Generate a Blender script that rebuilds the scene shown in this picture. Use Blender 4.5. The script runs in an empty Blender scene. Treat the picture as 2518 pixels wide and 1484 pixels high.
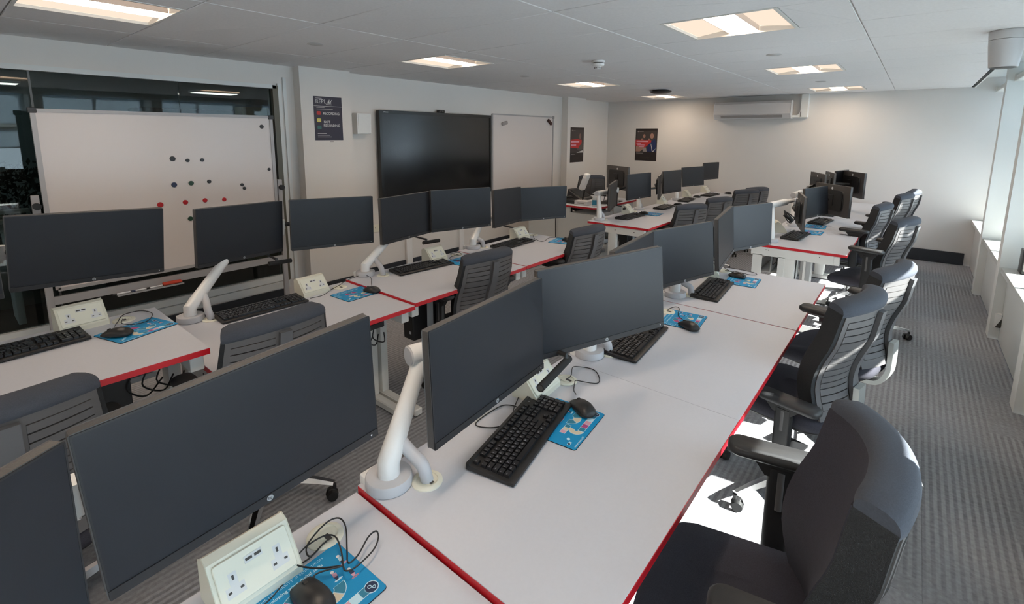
import bpy, bmesh, math, random
from mathutils import Matrix, Vector, Euler

# ------------------------------------------------------------------ camera, world, sun, exposure
sc = bpy.context.scene
COL = sc.collection
PI = math.pi
CAM_Z = 1.68
cam_d = bpy.data.cameras.new('camera')
cam_d.sensor_fit = 'HORIZONTAL'
cam_d.sensor_width = 36.0
cam_d.lens = 1195.15 / 2518.0 * 36.0
cam_d.shift_x = 0.0
cam_d.shift_y = -(742.0 - 523.4) / 2518.0
cam_d.clip_start = 0.02
cam_d.clip_end = 200
cam = bpy.data.objects.new('camera', cam_d)
COL.objects.link(cam)
_r = [[0.7704338532559223, 0.637490765589579, 0.006099306947865304],
      [0.10624082341213513, -0.11895120099215171, -0.9871998274023533],
      [-0.628605253873958, 0.7612201623515611, -0.15937157598367246]]
_m = Matrix(((_r[0][0], -_r[1][0], -_r[2][0]), (_r[0][1], -_r[1][1], -_r[2][1]), (_r[0][2], -_r[1][2], -_r[2][2])))
cam.matrix_world = Matrix.Translation((0, 0, CAM_Z)) @ _m.to_4x4()
sc.camera = cam

SUN_STRENGTH = 36.0
SKY_STRENGTH = 5.0
LAMP_STRENGTH = 24.0
EXPOSURE = 0.38
world = bpy.data.worlds.new('sky')
sc.world = world
world.use_nodes = True
wn = world.node_tree.nodes
wn['Background'].inputs['Color'].default_value = (0.70, 0.84, 1.0, 1)
wn['Background'].inputs['Strength'].default_value = SKY_STRENGTH
sun_d = bpy.data.lights.new('sun', 'SUN')
sun_d.energy = SUN_STRENGTH
sun_d.angle = math.radians(0.6)
sun_d.color = (1.0, 0.985, 0.96)
sun = bpy.data.objects.new('sun', sun_d)
COL.objects.link(sun)
sun.location = (6, 0, 8)
sun.rotation_euler = Vector((-1.0, -0.12, -0.80)).to_track_quat('-Z', 'Y').to_euler()
sc.view_settings.view_transform = 'Standard'
sc.view_settings.look = 'None'
sc.view_settings.gamma = 1.0
sc.view_settings.use_curve_mapping = False
sc.view_settings.exposure = EXPOSURE
sc.cycles.use_denoising = True
sc.cycles.use_light_tree = False
sc.cycles.max_bounces = 8
sc.cycles.diffuse_bounces = 5
sc.cycles.glossy_bounces = 3
sc.cycles.transparent_max_bounces = 12
sc.cycles.sample_clamp_indirect = 6.0
sc.cycles.caustics_reflective = False
sc.cycles.caustics_refractive = False

# ------------------------------------------------------------------ materials
MATS = {}
def mat(name, col, rough=0.5, metal=0.0, spec=0.5, noise=None, bump=None, emit=None, coat=0.0):
    """Procedural Principled material. noise=(scale, amount) mottles the colour; bump=(scale, strength)."""
    if name in MATS:
        return MATS[name]
    m = bpy.data.materials.new(name)
    m.use_nodes = True
    nt = m.node_tree
    b = nt.nodes['Principled BSDF']
    b.inputs['Base Color'].default_value = (*col, 1)
    b.inputs['Roughness'].default_value = rough
    b.inputs['Metallic'].default_value = metal
    b.inputs['Specular IOR Level'].default_value = spec
    b.inputs['Coat Weight'].default_value = coat
    if noise or bump:
        tc = nt.nodes.new('ShaderNodeTexCoord')
    if noise:
        n = nt.nodes.new('ShaderNodeTexNoise')
        n.inputs['Scale'].default_value = noise[0]
        n.inputs['Detail'].default_value = 4
        nt.links.new(tc.outputs['Object'], n.inputs['Vector'])
        mr = nt.nodes.new('ShaderNodeMapRange')
        mr.inputs['From Min'].default_value = 0.3
        mr.inputs['From Max'].default_value = 0.7
        mr.inputs['To Min'].default_value = 1 - noise[1]
        mr.inputs['To Max'].default_value = 1 + noise[1]
        nt.links.new(n.outputs['Fac'], mr.inputs['Value'])
        mx = nt.nodes.new('ShaderNodeVectorMath')
        mx.operation = 'SCALE'
        mx.inputs[0].default_value = col
        nt.links.new(mr.outputs['Result'], mx.inputs['Scale'])
        nt.links.new(mx.outputs['Vector'], b.inputs['Base Color'])
    if bump:
        n2 = nt.nodes.new('ShaderNodeTexNoise')
        n2.inputs['Scale'].default_value = bump[0]
        n2.inputs['Detail'].default_value = 3
        nt.links.new(tc.outputs['Object'], n2.inputs['Vector'])
        bp = nt.nodes.new('ShaderNodeBump')
        bp.inputs['Strength'].default_value = bump[1]
        bp.inputs['Distance'].default_value = 0.002
        nt.links.new(n2.outputs['Fac'], bp.inputs['Height'])
        nt.links.new(bp.outputs['Normal'], b.inputs['Normal'])
    if emit:
        b.inputs['Emission Color'].default_value = (*emit[0], 1)
        b.inputs['Emission Strength'].default_value = emit[1]
    MATS[name] = m
    return m

M_WALL = mat('wall_paint', (0.73, 0.69, 0.645), 0.75, noise=(1.5, 0.015), bump=(180, 0.12))
M_WALLB = mat('far_wall_paint', (0.71, 0.69, 0.665), 0.75, noise=(1.2, 0.015), bump=(180, 0.12))
M_FIN = mat('window_reveal_paint', (0.72, 0.73, 0.71), 0.6, noise=(2, 0.02))
M_TILE = mat('ceiling_tile_board', (0.76, 0.75, 0.75), 0.9, noise=(60, 0.03), bump=(260, 0.3))
M_TBAR = mat('ceiling_grid_bar', (0.50, 0.49, 0.48), 0.5)
M_DARKGAP = mat('dark_gap', (0.03, 0.03, 0.03), 0.9)
M_LAM = mat('desk_laminate', (0.60, 0.605, 0.645), 0.42, spec=0.35, noise=(120, 0.012))
M_RED = mat('red_edge_band', (0.56, 0.008, 0.018), 0.38)
M_STEEL = mat('white_powder_coat', (0.74, 0.73, 0.69), 0.4, noise=(5, 0.01))
M_TRAY = mat('cable_tray_steel', (0.60, 0.61, 0.61), 0.45)
M_SCREEN = mat('matte_lcd_screen', (0.017, 0.019, 0.024), 0.40, spec=0.38, noise=(500, 0.05))
M_BEZEL = mat('monitor_bezel_plastic', (0.020, 0.020, 0.022), 0.42, spec=0.5)
M_MONTOP = mat('monitor_case_plastic', (0.085, 0.078, 0.074), 0.45, bump=(400, 0.2))
M_MONBACK = mat('monitor_back_plastic', (0.018, 0.018, 0.018), 0.45, bump=(400, 0.2))
M_ARM = mat('white_arm_paint', (0.80, 0.79, 0.77), 0.35, bump=(300, 0.08))
M_ARMG = mat('grey_arm_base', (0.52, 0.52, 0.54), 0.5, bump=(300, 0.08))
M_BLACK = mat('black_plastic', (0.016, 0.016, 0.017), 0.42, bump=(350, 0.1))
M_BADGE = mat('monitor_badge', (0.42, 0.43, 0.44), 0.4)
M_KEYB = mat('keyboard_plastic', (0.014, 0.014, 0.015), 0.5, bump=(500, 0.15))
M_KEY = mat('keycap_plastic', (0.008, 0.009, 0.012), 0.38)
M_INK = mat('white_ink', (0.75, 0.76, 0.78), 0.6)
M_LEGEND = mat('key_legend_ink', (0.40, 0.41, 0.43), 0.6)
M_CORD = mat('black_cord', (0.02, 0.02, 0.021), 0.5)
M_CREAM = mat('cream_plastic', (0.76, 0.74, 0.62), 0.4)
M_SOCK = mat('socket_white_plastic', (0.80, 0.78, 0.65), 0.35)
M_SOCKHOLE = mat('socket_hole', (0.06, 0.055, 0.05), 0.6)
M_SOCKRIM = mat('socket_recess', (0.70, 0.70, 0.68), 0.4)
M_MATB = mat('mouse_mat_blue', (0.0, 0.27, 0.55), 0.6, noise=(700, 0.04), bump=(900, 0.1))
M_MATEDGE = mat('mouse_mat_rubber', (0.01, 0.012, 0.02), 0.8)
M_PALE = mat('print_pale_blue', (0.55, 0.78, 0.88), 0.6)
M_PINK = mat('print_magenta', (0.42, 0.07, 0.22), 0.6)
M_LPINK = mat('print_pink', (0.66, 0.36, 0.46), 0.6)
M_TEAL = mat('print_teal', (0.03, 0.22, 0.34), 0.6)
M_SAND = mat('print_sand', (0.66, 0.58, 0.44), 0.6)
M_NAVY = mat('print_navy', (0.015, 0.03, 0.08), 0.6)
M_FAB = mat('chair_seat_fabric', (0.034, 0.033, 0.045), 0.9, noise=(320, 0.18), bump=(700, 0.5))
M_FABT = mat('chair_top_fabric', (0.060, 0.067, 0.084), 0.9, noise=(320, 0.1), bump=(700, 0.4))
M_SHELL = mat('chair_shell_plastic', (0.105, 0.10, 0.10), 0.48, bump=(200, 0.1))
M_SPINE = mat('chair_spine_plastic', (0.10, 0.10, 0.105), 0.38)
M_ALU = mat('polished_aluminium', (0.62, 0.62, 0.63), 0.18, metal=1.0)
M_ALUG = mat('satin_aluminium', (0.50, 0.52, 0.50), 0.38, metal=0.7)
M_ARMPAD = mat('arm_pad_rubber', (0.026, 0.026, 0.027), 0.5, bump=(250, 0.12))
M_WB = mat('whiteboard_enamel', (0.66, 0.61, 0.585), 0.22, spec=0.35)
M_WBFR = mat('whiteboard_frame', (0.40, 0.39, 0.39), 0.5, metal=0.2)
M_TV = mat('display_glass', (0.006, 0.007, 0.008), 0.18, spec=0.6)
M_TVB = mat('display_bezel', (0.008, 0.009, 0.009), 0.25)
M_POST = mat('poster_dark_purple', (0.016, 0.012, 0.03), 0.5)
M_POSTB = mat('poster_black', (0.018, 0.013, 0.013), 0.5)
M_POSTW = mat('poster_white', (0.62, 0.60, 0.58), 0.6)
M_PRED = mat('poster_red', (0.50, 0.03, 0.03), 0.6)
M_PYEL = mat('poster_yellow', (0.72, 0.62, 0.12), 0.6)
M_PGRN = mat('poster_green', (0.035, 0.13, 0.12), 0.6)
M_PBLUE = mat('poster_blue', (0.012, 0.025, 0.10), 0.6)
M_SKIN = mat('poster_skin', (0.36, 0.20, 0.15), 0.6)
M_HAIR = mat('poster_hair', (0.06, 0.045, 0.04), 0.6)
M_GREY = mat('poster_grey', (0.30, 0.28, 0.27), 0.6)
M_SKIRT = mat('dark_skirting', (0.020, 0.024, 0.032), 0.5)
M_DADO = mat('wall_panel_laminate', (0.60, 0.615, 0.60), 0.45)
M_SILL = mat('sill_laminate', (0.50, 0.51, 0.49), 0.4)
M_AC = mat('air_unit_plastic', (0.62, 0.60, 0.59), 0.4)
M_MAGK = mat('magnet_black', (0.02, 0.02, 0.022), 0.4)
M_MAGR = mat('magnet_red', (0.42, 0.01, 0.015), 0.4)
M_MAGB = mat('magnet_navy', (0.02, 0.03, 0.08), 0.4)
M_MAGG = mat('magnet_green', (0.012, 0.05, 0.025), 0.4)
M_ERASER = mat('red_eraser', (0.55, 0.05, 0.02), 0.6)
M_FOAM = mat('black_foam', (0.02, 0.02, 0.02), 0.9)
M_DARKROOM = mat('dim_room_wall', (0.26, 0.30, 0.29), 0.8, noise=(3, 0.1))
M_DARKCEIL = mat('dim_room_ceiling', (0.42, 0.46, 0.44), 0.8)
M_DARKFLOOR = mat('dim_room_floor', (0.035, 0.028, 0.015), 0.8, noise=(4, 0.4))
M_BRICK = mat('pale_yellow_block', (0.66, 0.56, 0.33), 0.8, noise=(6, 0.06))
M_LEAF = mat('dark_leaves', (0.010, 0.018, 0.010), 0.8)
M_GEL = mat('bottle_gel', (0.55, 0.60, 0.62), 0.2)
M_RUB = mat('rubber_tyre', (0.008, 0.008, 0.008), 0.55)

def glass_mat(name, tint, refl):
    m = bpy.data.materials.new(name); m.use_nodes = True
    nt = m.node_tree; nt.nodes.clear()
    out = nt.nodes.new('ShaderNodeOutputMaterial')
    tr = nt.nodes.new('ShaderNodeBsdfTransparent'); tr.inputs['Color'].default_value = (*tint, 1)
    gl = nt.nodes.new('ShaderNodeBsdfGlossy'); gl.inputs['Roughness'].default_value = 0.02
    fr = nt.nodes.new('ShaderNodeFresnel'); fr.inputs['IOR'].default_value = refl
    mx = nt.nodes.new('ShaderNodeMixShader')
    nt.links.new(fr.outputs[0], mx.inputs[0]); nt.links.new(tr.outputs[0], mx.inputs[1]); nt.links.new(gl.outputs[0], mx.inputs[2])
    nt.links.new(mx.outputs[0], out.inputs['Surface'])
    return m
M_GLASS = glass_mat('window_glass', (0.93, 0.95, 0.94), 1.45)
M_GLASSI = glass_mat('partition_glass', (0.55, 0.60, 0.58), 1.55)

def blind_mat():
    m = bpy.data.materials.new('added_blind_fabric'); m.use_nodes = True
    nt = m.node_tree; nt.nodes.clear()
    out = nt.nodes.new('ShaderNodeOutputMaterial')
    d = nt.nodes.new('ShaderNodeBsdfDiffuse'); d.inputs['Color'].default_value = (0.80, 0.82, 0.84, 1)
    t = nt.nodes.new('ShaderNodeBsdfTranslucent'); t.inputs['Color'].default_value = (0.68, 0.77, 0.85, 1)
    mx = nt.nodes.new('ShaderNodeMixShader'); mx.inputs[0].default_value = 0.5
    nt.links.new(d.outputs[0], mx.inputs[1]); nt.links.new(t.outputs[0], mx.inputs[2]); nt.links.new(mx.outputs[0], out.inputs['Surface'])
    return m
M_BLIND = blind_mat()

def emit_mat(name, col, s):
    m = bpy.data.materials.new(name); m.use_nodes = True
    nt = m.node_tree; nt.nodes.clear()
    out = nt.nodes.new('ShaderNodeOutputMaterial')
    e = nt.nodes.new('ShaderNodeEmission'); e.inputs['Color'].default_value = (*col, 1); e.inputs['Strength'].default_value = s
    nt.links.new(e.outputs[0], out.inputs['Surface'])
    return m
M_LAMP = emit_mat('lamp_diffuser_glow', (1.0, 0.80, 0.64), 0.80)
M_LAMPC = emit_mat('lamp_tube_glow', (1.0, 0.79, 0.60), LAMP_STRENGTH)
M_LAMPFAR = emit_mat('corridor_lamp_glow', (1.0, 0.98, 0.92), 3.0)
M_LOUVRE = mat('lamp_reflector', (0.55, 0.46, 0.40), 0.4)

def carpet_mat():
    m = bpy.data.materials.new('ribbed_carpet'); m.use_nodes = True
    nt = m.node_tree; N = nt.nodes; L = nt.links
    b = N['Principled BSDF']; b.inputs['Roughness'].default_value = 0.95; b.inputs['Specular IOR Level'].default_value = 0.2
    tc = N.new('ShaderNodeTexCoord')
    geo = N.new('ShaderNodeNewGeometry')
    sep = N.new('ShaderNodeSeparateXYZ'); L.new(geo.outputs['Position'], sep.inputs[0])
    # ribs run along Y: stripes across X
    w = N.new('ShaderNodeMath'); w.operation = 'MULTIPLY'; w.inputs[1].default_value = 2 * PI / 0.029
    L.new(sep.outputs['X'], w.inputs[0])
    s = N.new('ShaderNodeMath'); s.operation = 'SINE'; L.new(w.outputs[0], s.inputs[0])
    sh = N.new('ShaderNodeMapRange'); sh.inputs['From Min'].default_value = -0.5; sh.inputs['From Max'].default_value = 0.5
    sh.inputs['To Min'].default_value = -1; sh.inputs['To Max'].default_value = 1; L.new(s.outputs[0], sh.inputs['Value'])
    # blocks with different rib contrast
    cx = N.new('ShaderNodeVectorMath'); cx.operation = 'MULTIPLY'; cx.inputs[1].default_value = (2.0, 4.0, 0)
    L.new(geo.outputs['Position'], cx.inputs[0])
    fl = N.new('ShaderNodeVectorMath'); fl.operation = 'FLOOR'; L.new(cx.outputs[0], fl.inputs[0])
    wn_ = N.new('ShaderNodeTexWhiteNoise'); wn_.noise_dimensions = '3D'; L.new(fl.outputs[0], wn_.inputs['Vector'])
    amp = N.new('ShaderNodeMapRange'); amp.inputs['To Min'].default_value = 0.03; amp.inputs['To Max'].default_value = 0.22
    L.new(wn_.outputs['Value'], amp.inputs['Value'])
    mul = N.new('ShaderNodeMath'); mul.operation = 'MULTIPLY'; L.new(sh.outputs[0], mul.inputs[0]); L.new(amp.outputs[0], mul.inputs[1])
    nz = N.new('ShaderNodeTexNoise'); nz.inputs['Scale'].default_value = 55; nz.inputs['Detail'].default_value = 5; L.new(tc.outputs['Object'], nz.inputs['Vector'])
    nr = N.new('ShaderNodeMapRange'); nr.inputs['From Min'].default_value = 0.3; nr.inputs['From Max'].default_value = 0.7; nr.inputs['To Min'].default_value = -0.16; nr.inputs['To Max'].default_value = 0.16
    L.new(nz.outputs['Fac'], nr.inputs['Value'])
    oi = N.new('ShaderNodeObjectInfo')
    orr = N.new('ShaderNodeMapRange'); orr.inputs['To Min'].default_value = 0.92; orr.inputs['To Max'].default_value = 1.08
    L.new(oi.outputs['Random'], orr.inputs['Value'])
    a1 = N.new('ShaderNodeMath'); a1.operation = 'ADD'; L.new(mul.outputs[0], a1.inputs[0]); L.new(nr.outputs[0], a1.inputs[1])
    a2 = N.new('ShaderNodeMath'); a2.operation = 'ADD'; L.new(a1.outputs[0], a2.inputs[0]); L.new(orr.outputs[0], a2.inputs[1])
    sc_ = N.new('ShaderNodeVectorMath'); sc_.operation = 'SCALE'; sc_.inputs[0].default_value = (0.30, 0.30, 0.315)
    L.new(a2.outputs[0], sc_.inputs['Scale']); L.new(sc_.outputs['Vector'], b.inputs['Base Color'])
    bp = N.new('ShaderNodeBump'); bp.inputs['Strength'].default_value = 0.5; bp.inputs['Distance'].default_value = 0.004
    L.new(a1.outputs[0], bp.inputs['Height']); L.new(bp.outputs['Normal'], b.inputs['Normal'])
    return m
M_CARPET = carpet_mat()

def mesh_fabric():
    m = bpy.data.materials.new('chair_side_mesh'); m.use_nodes = True
    nt = m.node_tree; N = nt.nodes; L = nt.links
    b = N['Principled BSDF']; b.inputs['Roughness'].default_value = 0.6
    tc = N.new('ShaderNodeTexCoord')
    v = N.new('ShaderNodeTexVoronoi'); v.inputs['Scale'].default_value = 620
    L.new(tc.outputs['Object'], v.inputs['Vector'])
    cr = N.new('ShaderNodeValToRGB'); cr.color_ramp.elements[0].position = 0.25; cr.color_ramp.elements[0].color = (0.003, 0.003, 0.004, 1)
    cr.color_ramp.elements[1].position = 0.6; cr.color_ramp.elements[1].color = (0.014, 0.016, 0.018, 1)
    L.new(v.outputs['Distance'], cr.inputs[0]); L.new(cr.outputs[0], b.inputs['Base Color'])
    bp = N.new('ShaderNodeBump'); bp.inputs['Strength'].default_value = 0.6; bp.inputs['Distance'].default_value = 0.002
    L.new(v.outputs['Distance'], bp.inputs['Height']); L.new(bp.outputs['Normal'], b.inputs['Normal'])
    return m
M_MESH = mesh_fabric()

# ------------------------------------------------------------------ mesh builder
class MB:
    def __init__(s):
        s.v = []; s.f = []; s.mi = []; s.mats = []
        s.M = Matrix.Identity(4)
    def _m(s, m):
        if m is None: return 0
        if m not in s.mats: s.mats.append(m)
        return s.mats.index(m)
    def add(s, vs, fs, m=None):
        k = len(s.v); i = s._m(m)
        for p in vs: s.v.append(s.M @ Vector(p))
        for f in fs: s.f.append([a + k for a in f]); s.mi.append(i)
        return s
    def box(s, c, d, m=None, rz=0, R=None):
        hx, hy, hz = d[0] / 2, d[1] / 2, d[2] / 2
        Rm = R if R is not None else Matrix.Rotation(rz, 3, 'Z')
        vs = [Vector(c) + Rm @ Vector((x * hx, y * hy, z * hz)) for z in (-1, 1) for y in (-1, 1) for x in (-1, 1)]
        return s.add(vs, [(0, 2, 3, 1), (4, 5, 7, 6), (0, 1, 5, 4), (2, 6, 7, 3), (0, 4, 6, 2), (1, 3, 7, 5)], m)
    def b2(s, a, b, m=None):
        return s.box([(a[i] + b[i]) / 2 for i in range(3)], [abs(b[i] - a[i]) for i in range(3)], m)
    def prism(s, poly, z0, z1, m=None, ch=0.0, R=None, o=(0, 0, 0)):
        """polygon (ccw, xy) extruded z0..z1, edges chamfered by ch, then rotated by R (3x3) and moved to o"""
        n = len(poly)
        def inset(d):
            out = []
            for i in range(n):
                p0 = Vector(poly[i - 1]); p = Vector(poly[i]); p1 = Vector(poly[(i + 1) % n])
                e0 = (p - p0).normalized(); e1 = (p1 - p).normalized()
                n0 = Vector((-e0.y, e0.x)); n1 = Vector((-e1.y, e1.x))
                nn = (n0 + n1)
                if nn.length < 1e-6: nn = n0
                nn.normalize()
                k = max(0.3, nn.dot(n0))
                out.append(p + nn * (d / k))
            return out
        rings = [(inset(ch), z0), (poly, z0 + ch), (poly, z1 - ch), (inset(ch), z1)] if ch > 0 else [(poly, z0), (poly, z1)]
        Rm = R if R is not None else Matrix.Identity(3)
        vs = []
        for pl, z in rings:
            for p in pl: vs.append(Vector(o) + Rm @ Vector((p[0], p[1], z)))
        fs = []
        for r in range(len(rings) - 1):
            for i in range(n):
                j = (i + 1) % n
                fs.append((r * n + i, r * n + j, (r + 1) * n + j, (r + 1) * n + i))
        fs.append(tuple(reversed(range(n))))
        fs.append(tuple(range((len(rings) - 1) * n, len(rings) * n)))
        return s.add(vs, fs, m)
    def rbox(s, c, d, r, m=None, ch=0.002, rz=0, axis='Z', seg=4, R=None):
        """box with corners rounded (radius r) in the plane across axis"""
        A = {'Z': Matrix.Identity(3), 'X': Matrix(((0, 0, 1), (1, 0, 0), (0, 1, 0))), 'Y': Matrix(((0, 1, 0), (0, 0, 1), (1, 0, 0)))}[axis]
        dd = {'Z': d, 'X': (d[1], d[2], d[0]), 'Y': (d[2], d[0], d[1])}[axis]
        Rr = (R if R is not None else Matrix.Rotation(rz, 3, 'Z')) @ A
        return s.prism(rrect(dd[0], dd[1], r, seg), -dd[2] / 2, dd[2] / 2, m, ch, Rr, c)
    def cyl(s, p0, p1, r0, r1=None, n=16, m=None, cap=True):
        r1 = r0 if r1 is None else r1
        p0 = Vector(p0); p1 = Vector(p1); ax = (p1 - p0).normalized()
        u = ax.orthogonal().normalized(); w = ax.cross(u)
        vs = []
        for p, r in ((p0, r0), (p1, r1)):
            for i in range(n):
                a = 2 * PI * i / n
                vs.append(p + (u * math.cos(a) + w * math.sin(a)) * r)
        fs = [(i, (i + 1) % n, n + (i + 1) % n, n + i) for i in range(n)]
        if cap: fs += [tuple(reversed(range(n))), tuple(range(n, 2 * n))]
        return s.add(vs, fs, m)
    def lathe(s, prof, n=24, m=None, o=(0, 0, 0), R=None):
        """prof = [(r, z)...] from bottom to top, about z"""
        vs = []; fs = []
        Rm = R if R is not None else Matrix.Identity(3)
        for r, z in prof:
            for i in range(n):
                a = 2 * PI * i / n
                vs.append(Vector(o) + Rm @ Vector((r * math.cos(a), r * math.sin(a), z)))
        for k in range(len(prof) - 1):
            for i in range(n):
                j = (i + 1) % n
                fs.append((k * n + i, k * n + j, (k + 1) * n + j, (k + 1) * n + i))
        fs.append(tuple(reversed(range(n)))); fs.append(tuple(range((len(prof) - 1) * n, len(prof) * n)))
        return s.add(vs, fs, m)
    def tube(s, pts, r, n=8, m=None, closed=False, rs=None):
        pts = [Vector(p) for p in pts]; k = len(pts)
        vs = []; fs = []
        prev = None
        for i, p in enumerate(pts):
            a = pts[max(0, i - 1)]; b = pts[min(k - 1, i + 1)]
            t = (b - a)
            if t.length < 1e-7: t = Vector((0, 0, 1))
            t.normalize()
            if prev is None: u = t.orthogonal().normalized()
            else:
                u = prev - t * prev.dot(t)
                u = u.normalized() if u.length > 1e-6 else t.orthogonal().normalized()
            prev = u; w = t.cross(u)
            rr = rs[i] if rs else r
            for j in range(n):
                an = 2 * PI * j / n
                vs.append(p + (u * math.cos(an) + w * math.sin(an)) * rr)
        for i in range(k - 1):
            for j in range(n):
                q = (j + 1) % n
                fs.append((i * n + j, i * n + q, (i + 1) * n + q, (i + 1) * n + j))
        fs.append(tuple(reversed(range(n)))); fs.append(tuple(range((k - 1) * n, k * n)))
        return s.add(vs, fs, m)
    def flat(s, poly, z, m=None, R=None, o=(0, 0, 0)):
        Rm = R if R is not None else Matrix.Identity(3)
        return s.add([Vector(o) + Rm @ Vector((p[0], p[1], z)) for p in poly], [tuple(range(len(poly)))], m)
    def slab(s, fn, u0, u1, v0, v1, nu, nv, o0, o1, m=None):
        """closed slab on the parametric surface fn(u,v)->(point, normal) between offsets o0 < o1"""
        vs = []; fs = []
        for o in (o0, o1):
            for j in range(nv + 1):
                for i in range(nu + 1):
                    u = u0 + (u1 - u0) * i / nu; v = v0 + (v1 - v0) * j / nv
                    p, nn = fn(u, v); vs.append(p + nn * o)
        W = nu + 1; T = W * (nv + 1)
        for j in range(nv):
            for i in range(nu):
                a = j * W + i
                fs.append((a, a + W, a + W + 1, a + 1)); fs.append((T + a, T + a + 1, T + a + W + 1, T + a + W))
        for i in range(nu):
            a = i; fs.append((a, a + 1, T + a + 1, T + a)); a = nv * W + i; fs.append((a + 1, a, T + a, T + a + 1))
        for j in range(nv):
            a = j * W; fs.append((a + W, a, T + a, T + a + W)); a = j * W + nu; fs.append((a, a + W, T + a + W, T + a))
        return s.add(vs, fs, m)
    def mesh(s, name, angle=35):
        me = bpy.data.meshes.new(name)
        me.from_pydata([tuple(p) for p in s.v], [], s.f)
        for m in s.mats: me.materials.append(m)
        if len(s.mats) > 1:
            me.polygons.foreach_set('material_index', s.mi)
        me.polygons.foreach_set('use_smooth', [True] * len(s.f))
        me.update()
        me.set_sharp_from_angle(angle=math.radians(angle))
        return me
    def obj(s, name, parent=None, world=False, angle=35):
        o = bpy.data.objects.new(name, s.mesh(name, angle))
        COL.objects.link(o)
        if parent is not None:
            o.parent = parent
            if world:
                o.matrix_parent_inverse = Matrix.Identity(4)
                o.matrix_basis = wmat(parent).inverted()
        return o

def wmat(o):
    m = o.matrix_basis.copy()
    p = o.parent
    while p is not None:
        m = p.matrix_basis @ m; p = p.parent
    return m

def rrect(w, h, r, seg=4):
    pts = []
    r = min(r, w / 2 - 1e-5, h / 2 - 1e-5)
    if r <= 0: return [(-w / 2, -h / 2), (w / 2, -h / 2), (w / 2, h / 2), (-w / 2, h / 2)]
    for cx_, cy_, a0 in ((w / 2 - r, h / 2 - r, 0), (-w / 2 + r, h / 2 - r, 90), (-w / 2 + r, -h / 2 + r, 180), (w / 2 - r, -h / 2 + r, 270)):
        for i in range(seg + 1):
            a = math.radians(a0 + 90 * i / seg)
            pts.append((cx_ + r * math.cos(a), cy_ + r * math.sin(a)))
    return pts
def circ(r, n=20, c=(0, 0), sx=1, sy=1):
    return [(c[0] + r * sx * math.cos(2 * PI * i / n), c[1] + r * sy * math.sin(2 * PI * i / n)) for i in range(n)]

def spline(pts, k=5):
    """Catmull-Rom through pts"""
    P = [Vector(p) for p in pts]; out = []
    P = [P[0] * 2 - P[1]] + P + [P[-1] * 2 - P[-2]]
    for i in range(1, len(P) - 2):
        for j in range(k):
            t = j / k
            out.append(0.5 * ((2 * P[i]) + (-P[i - 1] + P[i + 1]) * t + (2 * P[i - 1] - 5 * P[i] + 4 * P[i + 1] - P[i + 2]) * t * t + (-P[i - 1] + 3 * P[i] - 3 * P[i + 1] + P[i + 2]) * t ** 3))
    out.append(P[-2]); return out

_txt = {}
def text_geo(body, size, align='LEFT', bold=False):
    """vertices and faces of flat lettering in the xy plane"""
    key = (body, size, align, bold)
    if key in _txt: return _txt[key]
    cu = bpy.data.curves.new('lettering', 'FONT')
    cu.body = body; cu.size = size; cu.align_x = align; cu.resolution_u = 2
    if bold: cu.offset = size * 0.018
    ob = bpy.data.objects.new('lettering', cu)
    me = bpy.data.meshes.new_from_object(ob)
    vs = [tuple(v.co) for v in me.vertices]; fs = [tuple(p.vertices) for p in me.polygons]
    bpy.data.objects.remove(ob); bpy.data.curves.remove(cu); bpy.data.meshes.remove(me)
    _txt[key] = (vs, fs)
    return vs, fs
def put_text(mb, body, size, at, z, m, align='LEFT', bold=False, R=None, o=(0, 0, 0), sx=1.0):
    vs, fs = text_geo(body, size, align, bold)
    Rm = R if R is not None else Matrix.Identity(3)
    mb.add([Vector(o) + Rm @ Vector((v[0] * sx + at[0], v[1] + at[1], z)) for v in vs], fs, m)

def empty(name, loc=(0, 0, 0), rz=0.0):
    o = bpy.data.objects.new(name, None)
    o.empty_display_size = 0.1
    COL.objects.link(o); o.location = loc; o.rotation_euler = (0, 0, rz)
    o.matrix_basis = Matrix.Translation(loc) @ Matrix.Rotation(rz, 4, 'Z')
    return o
def tag(o, label, cat, group=None, kind=None):
    if label: o['label'] = label
    if cat: o['category'] = cat
    if group: o['group'] = group
    if kind: o['kind'] = kind
    return o
def structure(o): o['kind'] = 'structure'; return o
def copy_tree(o, parent=None):
    c = o.copy(); COL.objects.link(c)
    if parent is not None: c.parent = parent
    for ch in list(o.children): copy_tree(ch, c)
    return c
USED = set()
def place(proto, M, label, group=None):
    """first call moves the prototype itself, later ones copy thing, parts and sub-parts"""
    if proto.name_full in USED: o = copy_tree(proto)
    else: o = proto; USED.add(proto.name_full)
    o.matrix_basis = M
    o['label'] = label
    if group: o['group'] = group
    return o
def TR(x, y, z, deg=0.0): return Matrix.Translation((x, y, z)) @ Matrix.Rotation(math.radians(deg), 4, 'Z')
# ------------------------------------------------------------------ room shell
XL, XR, YN, YB, ZC = -4.74, 0.69, -2.6, 8.64, 2.31
XG = 1.10          # window glass plane
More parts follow.
